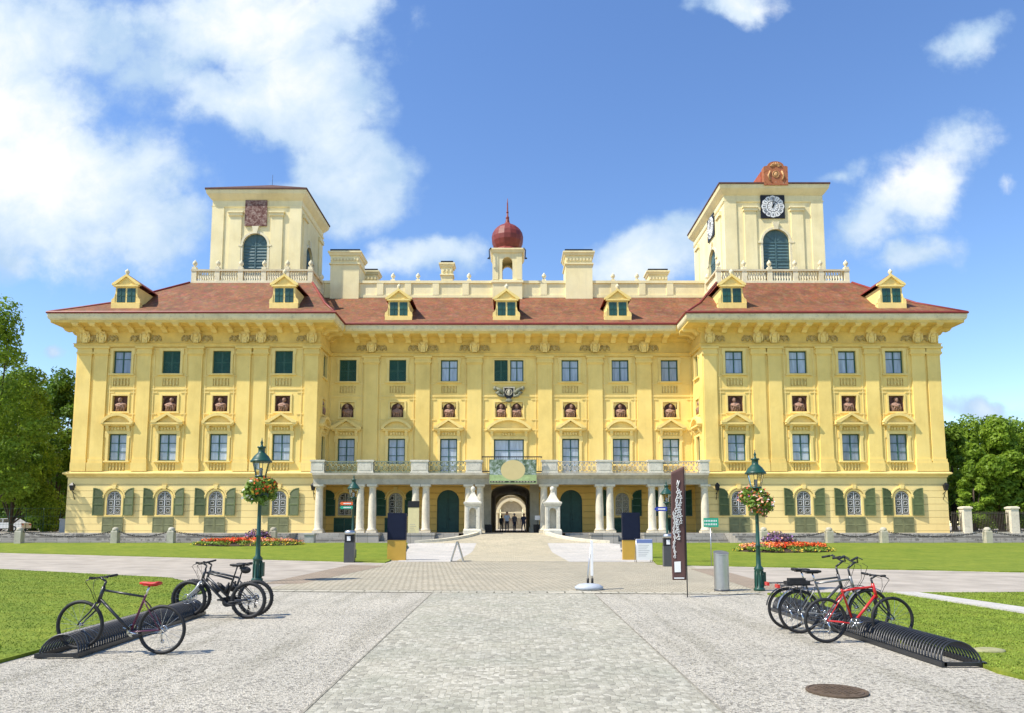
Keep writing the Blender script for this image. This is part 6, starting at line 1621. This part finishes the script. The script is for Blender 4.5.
# ------------------------------------------------------------------ people in the gateway
def person(label, x, y, face, shirt, trousers, hair, h=1.74, stride=.12, arm=.0, hold=False, skirt=False):
    T = thing('person', label, 'person', (x, y, TZ), face, group='visitors standing in the gateway')
    s = h/1.75; a = stride
    J = dict(pel=(0, 0, .94), sp=(0, .01, 1.12), ch=(0, .0, 1.32), nk=(0, .01, 1.48), hd0=(0, -.01, 1.56), hd1=(0, -.02, 1.66), top=(0, -.01, 1.72))
    R = dict(pel=.19, sp=.17, ch=.19, nk=.055, hd0=.075, hd1=.095, top=.06)
    E = [('pel', 'sp'), ('sp', 'ch'), ('ch', 'nk'), ('nk', 'hd0'), ('hd0', 'hd1'), ('hd1', 'top')]
    for q, sg in (('l', 1), ('r', -1)):
        J.update({'sh'+q: (sg*.19, 0, 1.40), 'el'+q: (sg*.26, .03, 1.12), 'wr'+q: (sg*(.25-arm*.4), -.10-arm*.6, .88+arm), 'ha'+q: (sg*(.25-arm*.5), -.13-arm*.7, .80+arm)})
        R.update({'sh'+q: .075, 'el'+q: .045, 'wr'+q: .028, 'ha'+q: .034})
        J.update({'hp'+q: (sg*.09, 0, .88), 'kn'+q: (sg*.10, -.03+sg*a*.5, .50), 'an'+q: (sg*.10, .02+sg*a, .09), 'to'+q: (sg*.11, -.15+sg*a, .035)})
        R.update({'hp'+q: .095, 'kn'+q: .06, 'an'+q: .045, 'to'+q: .04})
        E += [('ch', 'sh'+q), ('sh'+q, 'el'+q), ('el'+q, 'wr'+q), ('wr'+q, 'ha'+q), ('pel', 'hp'+q), ('hp'+q, 'kn'+q), ('kn'+q, 'an'+q), ('an'+q, 'to'+q)]
    ks_ = list(J); me = bpy.data.meshes.new('tmp'); me.from_pydata([J[k] for k in ks_], [(ks_.index(p), ks_.index(q)) for p, q in E], [])
    o = bpy.data.objects.new('tmp', me); COL.objects.link(o); o.modifiers.new('s', 'SKIN'); o.modifiers.new('u', 'SUBSURF').levels = 2
    sv = me.skin_vertices[0].data
    for i, k in enumerate(ks_): sv[i].radius = (R[k], R[k]*(.8 if k in ('pel', 'sp', 'ch') else 1)); sv[i].use_root = (k == 'pel')
    ev = o.evaluated_get(bpy.context.evaluated_depsgraph_get()); tm = bpy.data.meshes.new_from_object(ev)
    g = MB(); g.sm = True; g.add([tuple(v.co) for v in tm.vertices], [tuple(p.vertices) for p in tm.polygons])
    cen = [Vector(p.center) for p in tm.polygons]
    for i, c in enumerate(cen):
        armz = abs(c.x) > .20 and c.z < 1.26+ .0
        g.I[i] = 0 if c.z > 1.47 or (armz and c.z < 1.22) or (abs(c.x) > .2 and c.z < 1.1) else 1 if c.z > .96 else 3 if c.z < .075 else 2
    bpy.data.objects.remove(o); bpy.data.meshes.remove(me); bpy.data.meshes.remove(tm)
    g.mi = 0
    for q, sg in (('l', 1), ('r', -1)):
        hnd = Vector(J['ha'+q]); 
        for f in range(4): b0 = hnd + Vector((0, (f-1.5)*.018, -.02)); L = (.075, .085, .08, .06)[f]; g.tube([b0, b0+Vector((-sg*.008, 0, -L*.55)), b0+Vector((-sg*.025, 0, -L))], [.010, .009, .007], 6)
        g.tube([hnd+Vector((0, -.025, .01)), hnd+Vector((-sg*.02, -.05, -.02)), hnd+Vector((-sg*.028, -.055, -.05))], [.011, .010, .008], 6)
    g.ball((0, -.118, 1.63), .014, .02, .024, 6, 4)
    for sg in (-1, 1): g.ball((sg*.095, 0, 1.635), .012, .02, .03, 6, 4)
    g.mi = 4
    for sg in (-1, 1): g.ball((sg*.034, -.098, 1.655), .011, .008, .008, 6, 4)
    g.mi = 5; g.ball((0, -.10, 1.585), .024, .01, .006, 6, 4)
    g.build('body', ['skin', shirt, trousers, 'black', 'black', 'redsaddle'], T)
    g = MB(); g.sm = True; N = 12; 
    g.ball((0, .015, 1.685), .105, .108, .075, 12, 8); g.ball((0, .045, 1.63), .095, .075, .08, 10, 6); g.build('hair', hair, T)
    T.scale = (s, s, s); return T
M['navycloth'] = mat('navy_cloth', (.02, .025, .05), .9, .2, 9); M['lightblue'] = mat('light_blue_shirt', (.42, .50, .60), .9, .05, 9); M['greycloth'] = mat('grey_cloth', (.10, .10, .12), .9, .2, 9)
M['hairbrown'] = mat('brown_hair', (.06, .035, .02), .7, .3, 20); M['hairgrey'] = mat('grey_hair', (.3, .28, .26), .7, .2, 20)
person('person in a light blue shirt and dark trousers standing in the gateway', Xp(507, 68, 2), 68, 0, 'lightblue', 'navycloth', 'hairbrown', 1.92)
person('person in a dark patterned top standing in the middle of the gateway', Xp(514.5, 68.8, 2), 68.8, .6, 'greycloth', 'navycloth', 'hairgrey', 1.80, .05)
person('person all in dark navy standing at the right side of the gateway', Xp(523.5, 67.2, 2), 67.2, -.5, 'navycloth', 'navycloth', 'hairbrown', 1.76, .16)
person('person in grey seen behind the others at the left side of the gateway', Xp(501.5, 74, 2), 74, 2.6, 'greycloth', 'greycloth', 'hairbrown', 1.68, .05)
# ------------------------------------------------------------------ light and sky
SUN = Vector((-2.3, -1.0, 3.4)).normalized()           # towards the sun
sl = bpy.data.lights.new('sun', 'SUN'); slo = bpy.data.objects.new('sun', sl); COL.objects.link(slo)
sl.energy = 4.0; sl.angle = radians(.5); sl.color = (1, .94, .83)
slo.rotation_euler = (-SUN).to_track_quat('-Z', 'Y').to_euler(); slo.location = (-40, -20, 60)
W = bpy.data.worlds.new('World'); SC.world = W; W.use_nodes = True
nt = W.node_tree; bg = nt.nodes['Background']
sky = _n(nt, 'ShaderNodeTexSky', sky_type='NISHITA'); sky.sun_disc = False
sky.sun_elevation = math.asin(SUN.z); sky.sun_rotation = atan2(SUN.x, SUN.y)
sky.air_density = 1.15; sky.dust_density = .15; sky.ozone_density = 2.5; sky.altitude = 200
bg.inputs['Strength'].default_value = .15
tc = _n(nt, 'ShaderNodeTexCoord').outputs['Generated']
sp = _n(nt, 'ShaderNodeSeparateXYZ'); nt.links.new(tc, sp.inputs[0])
yy = math_node(nt, 'MAXIMUM', sp.outputs[1], .03)
uu = math_node(nt, 'DIVIDE', sp.outputs[0], yy); vv = math_node(nt, 'DIVIDE', sp.outputs[2], yy)
cb = _n(nt, 'ShaderNodeCombineXYZ'); nt.links.new(uu, cb.inputs[0]); nt.links.new(vv, cb.inputs[1])
uv = cb.outputs[0]
def warp(vec, scale, amt, det):
    nz = noise(nt, vec, scale, det, .6, 'Color')
    a = _n(nt, 'ShaderNodeVectorMath', operation='SUBTRACT'); nt.links.new(nz, a.inputs[0]); a.inputs[1].default_value = (.5, .5, .5)
    s = _n(nt, 'ShaderNodeVectorMath', operation='SCALE'); nt.links.new(a.outputs[0], s.inputs[0]); s.inputs['Scale'].default_value = amt
    b = _n(nt, 'ShaderNodeVectorMath', operation='ADD'); nt.links.new(vec, b.inputs[0]); nt.links.new(s.outputs[0], b.inputs[1]); return b.outputs[0]
uw = warp(warp(uv, 3.0, .16, 4), 11, .05, 6)
def ray(px, py):
    t = (450-py)/F; v = (SP+t*CP)/(CP-t*SP); return ((px-512)/F*(CP+v*SP), v, (CP+v*SP)/F)
# px, py, radius x, radius y, turn, weight : the clouds of the photograph as directions in the sky
CL = [(55, 200, 150, 88, .1, 1.), (0, 120, 110, 95, 0, .95), (30, 30, 140, 70, 0, .85), (150, 232, 62, 36, .35, .8),
      (235, 20, 145, 58, 0, .92), (295, 95, 95, 66, -.3, 1.), (340, 178, 72, 62, .2, 1.), (340, 15, 48, 38, .3, .9), (225, 100, 85, 45, -.5, .75), (160, 65, 80, 55, 0, .6),
      (20, 268, 80, 22, 0, .5), (290, 205, 50, 28, .3, .7),
      (435, 262, 66, 25, 0, .8), (370, 272, 50, 18, 0, .55), (640, 264, 78, 36, .3, .9), (690, 228, 50, 24, .5, .75), (48, 355, 14, 10, 0, .6),
      (925, 178, 92, 42, .6, .70), (865, 225, 66, 32, .6, .60), (908, 256, 54, 19, .35, .64), (975, 34, 42, 20, .4, .5), (745, -2, 60, 18, 0, .68), (835, 178, 44, 14, .5, .4), (975, 414, 42, 13, 0, .72), (1022, 188, 20, 10, 0, .36)]
cur = None
for px, py, rx, ry, rot, w in CL:
    u0, v0, k = ray(px, py)
    mp = _n(nt, 'ShaderNodeMapping', vector_type='TEXTURE'); nt.links.new(uw, mp.inputs['Vector'])
    mp.inputs['Location'].default_value = (u0, v0, 0); mp.inputs['Rotation'].default_value = (0, 0, rot); mp.inputs['Scale'].default_value = (rx*k*1.15, ry*k*1.2, 1)
    ln = _n(nt, 'ShaderNodeVectorMath', operation='LENGTH'); nt.links.new(mp.outputs[0], ln.inputs[0])
    e = math_node(nt, 'MULTIPLY', math_node(nt, 'SUBTRACT', 1.0, ln.outputs['Value']), w)
    cur = e if cur is None else math_node(nt, 'MAXIMUM', cur, e)
cur = math_node(nt, 'MAXIMUM', cur, -.6)
fb = noise(nt, uv, 5.5, 10, .62)
dn = math_node(nt, 'ADD', cur, math_node(nt, 'MULTIPLY', math_node(nt, 'SUBTRACT', fb, .5), 1.7))
mask = _n(nt, 'ShaderNodeMapRange', interpolation_type='SMOOTHSTEP'); nt.links.new(dn, mask.inputs['Value'])
mask.inputs['From Min'].default_value = .0; mask.inputs['From Max'].default_value = .48
mk = math_node(nt, 'MULTIPLY', mask.outputs[0], .97)
sh = noise(nt, warp(uv, 4, .1, 3), 3.2, 8, .6)
cloudc = ramp(nt, math_node(nt, 'ADD', math_node(nt, 'MULTIPLY', sh, .8), math_node(nt, 'MULTIPLY', dn, .12)), [(.39, (.48, .65, .86)), (.50, (.74, .85, .965)), (.59, (1, 1, 1))])
vs = _n(nt, 'ShaderNodeVectorMath', operation='SCALE'); nt.links.new(cloudc, vs.inputs[0]); vs.inputs['Scale'].default_value = 4.35
hs = _n(nt, 'ShaderNodeHueSaturation'); hs.inputs['Hue'].default_value = .508; hs.inputs['Saturation'].default_value = 1.16; hs.inputs['Value'].default_value = .87; nt.links.new(sky.outputs[0], hs.inputs['Color'])
nt.links.new(mixc(nt, mk, hs.outputs[0], vs.outputs[0]), bg.inputs['Color'])
SC.view_settings.view_transform = 'Standard'; SC.view_settings.look = 'None'; SC.view_settings.gamma = 1; SC.view_settings.exposure = .74
SC.view_settings.use_curve_mapping = False
SC.cycles.use_denoising = True; SC.cycles.max_bounces = 6; SC.cycles.diffuse_bounces = 3
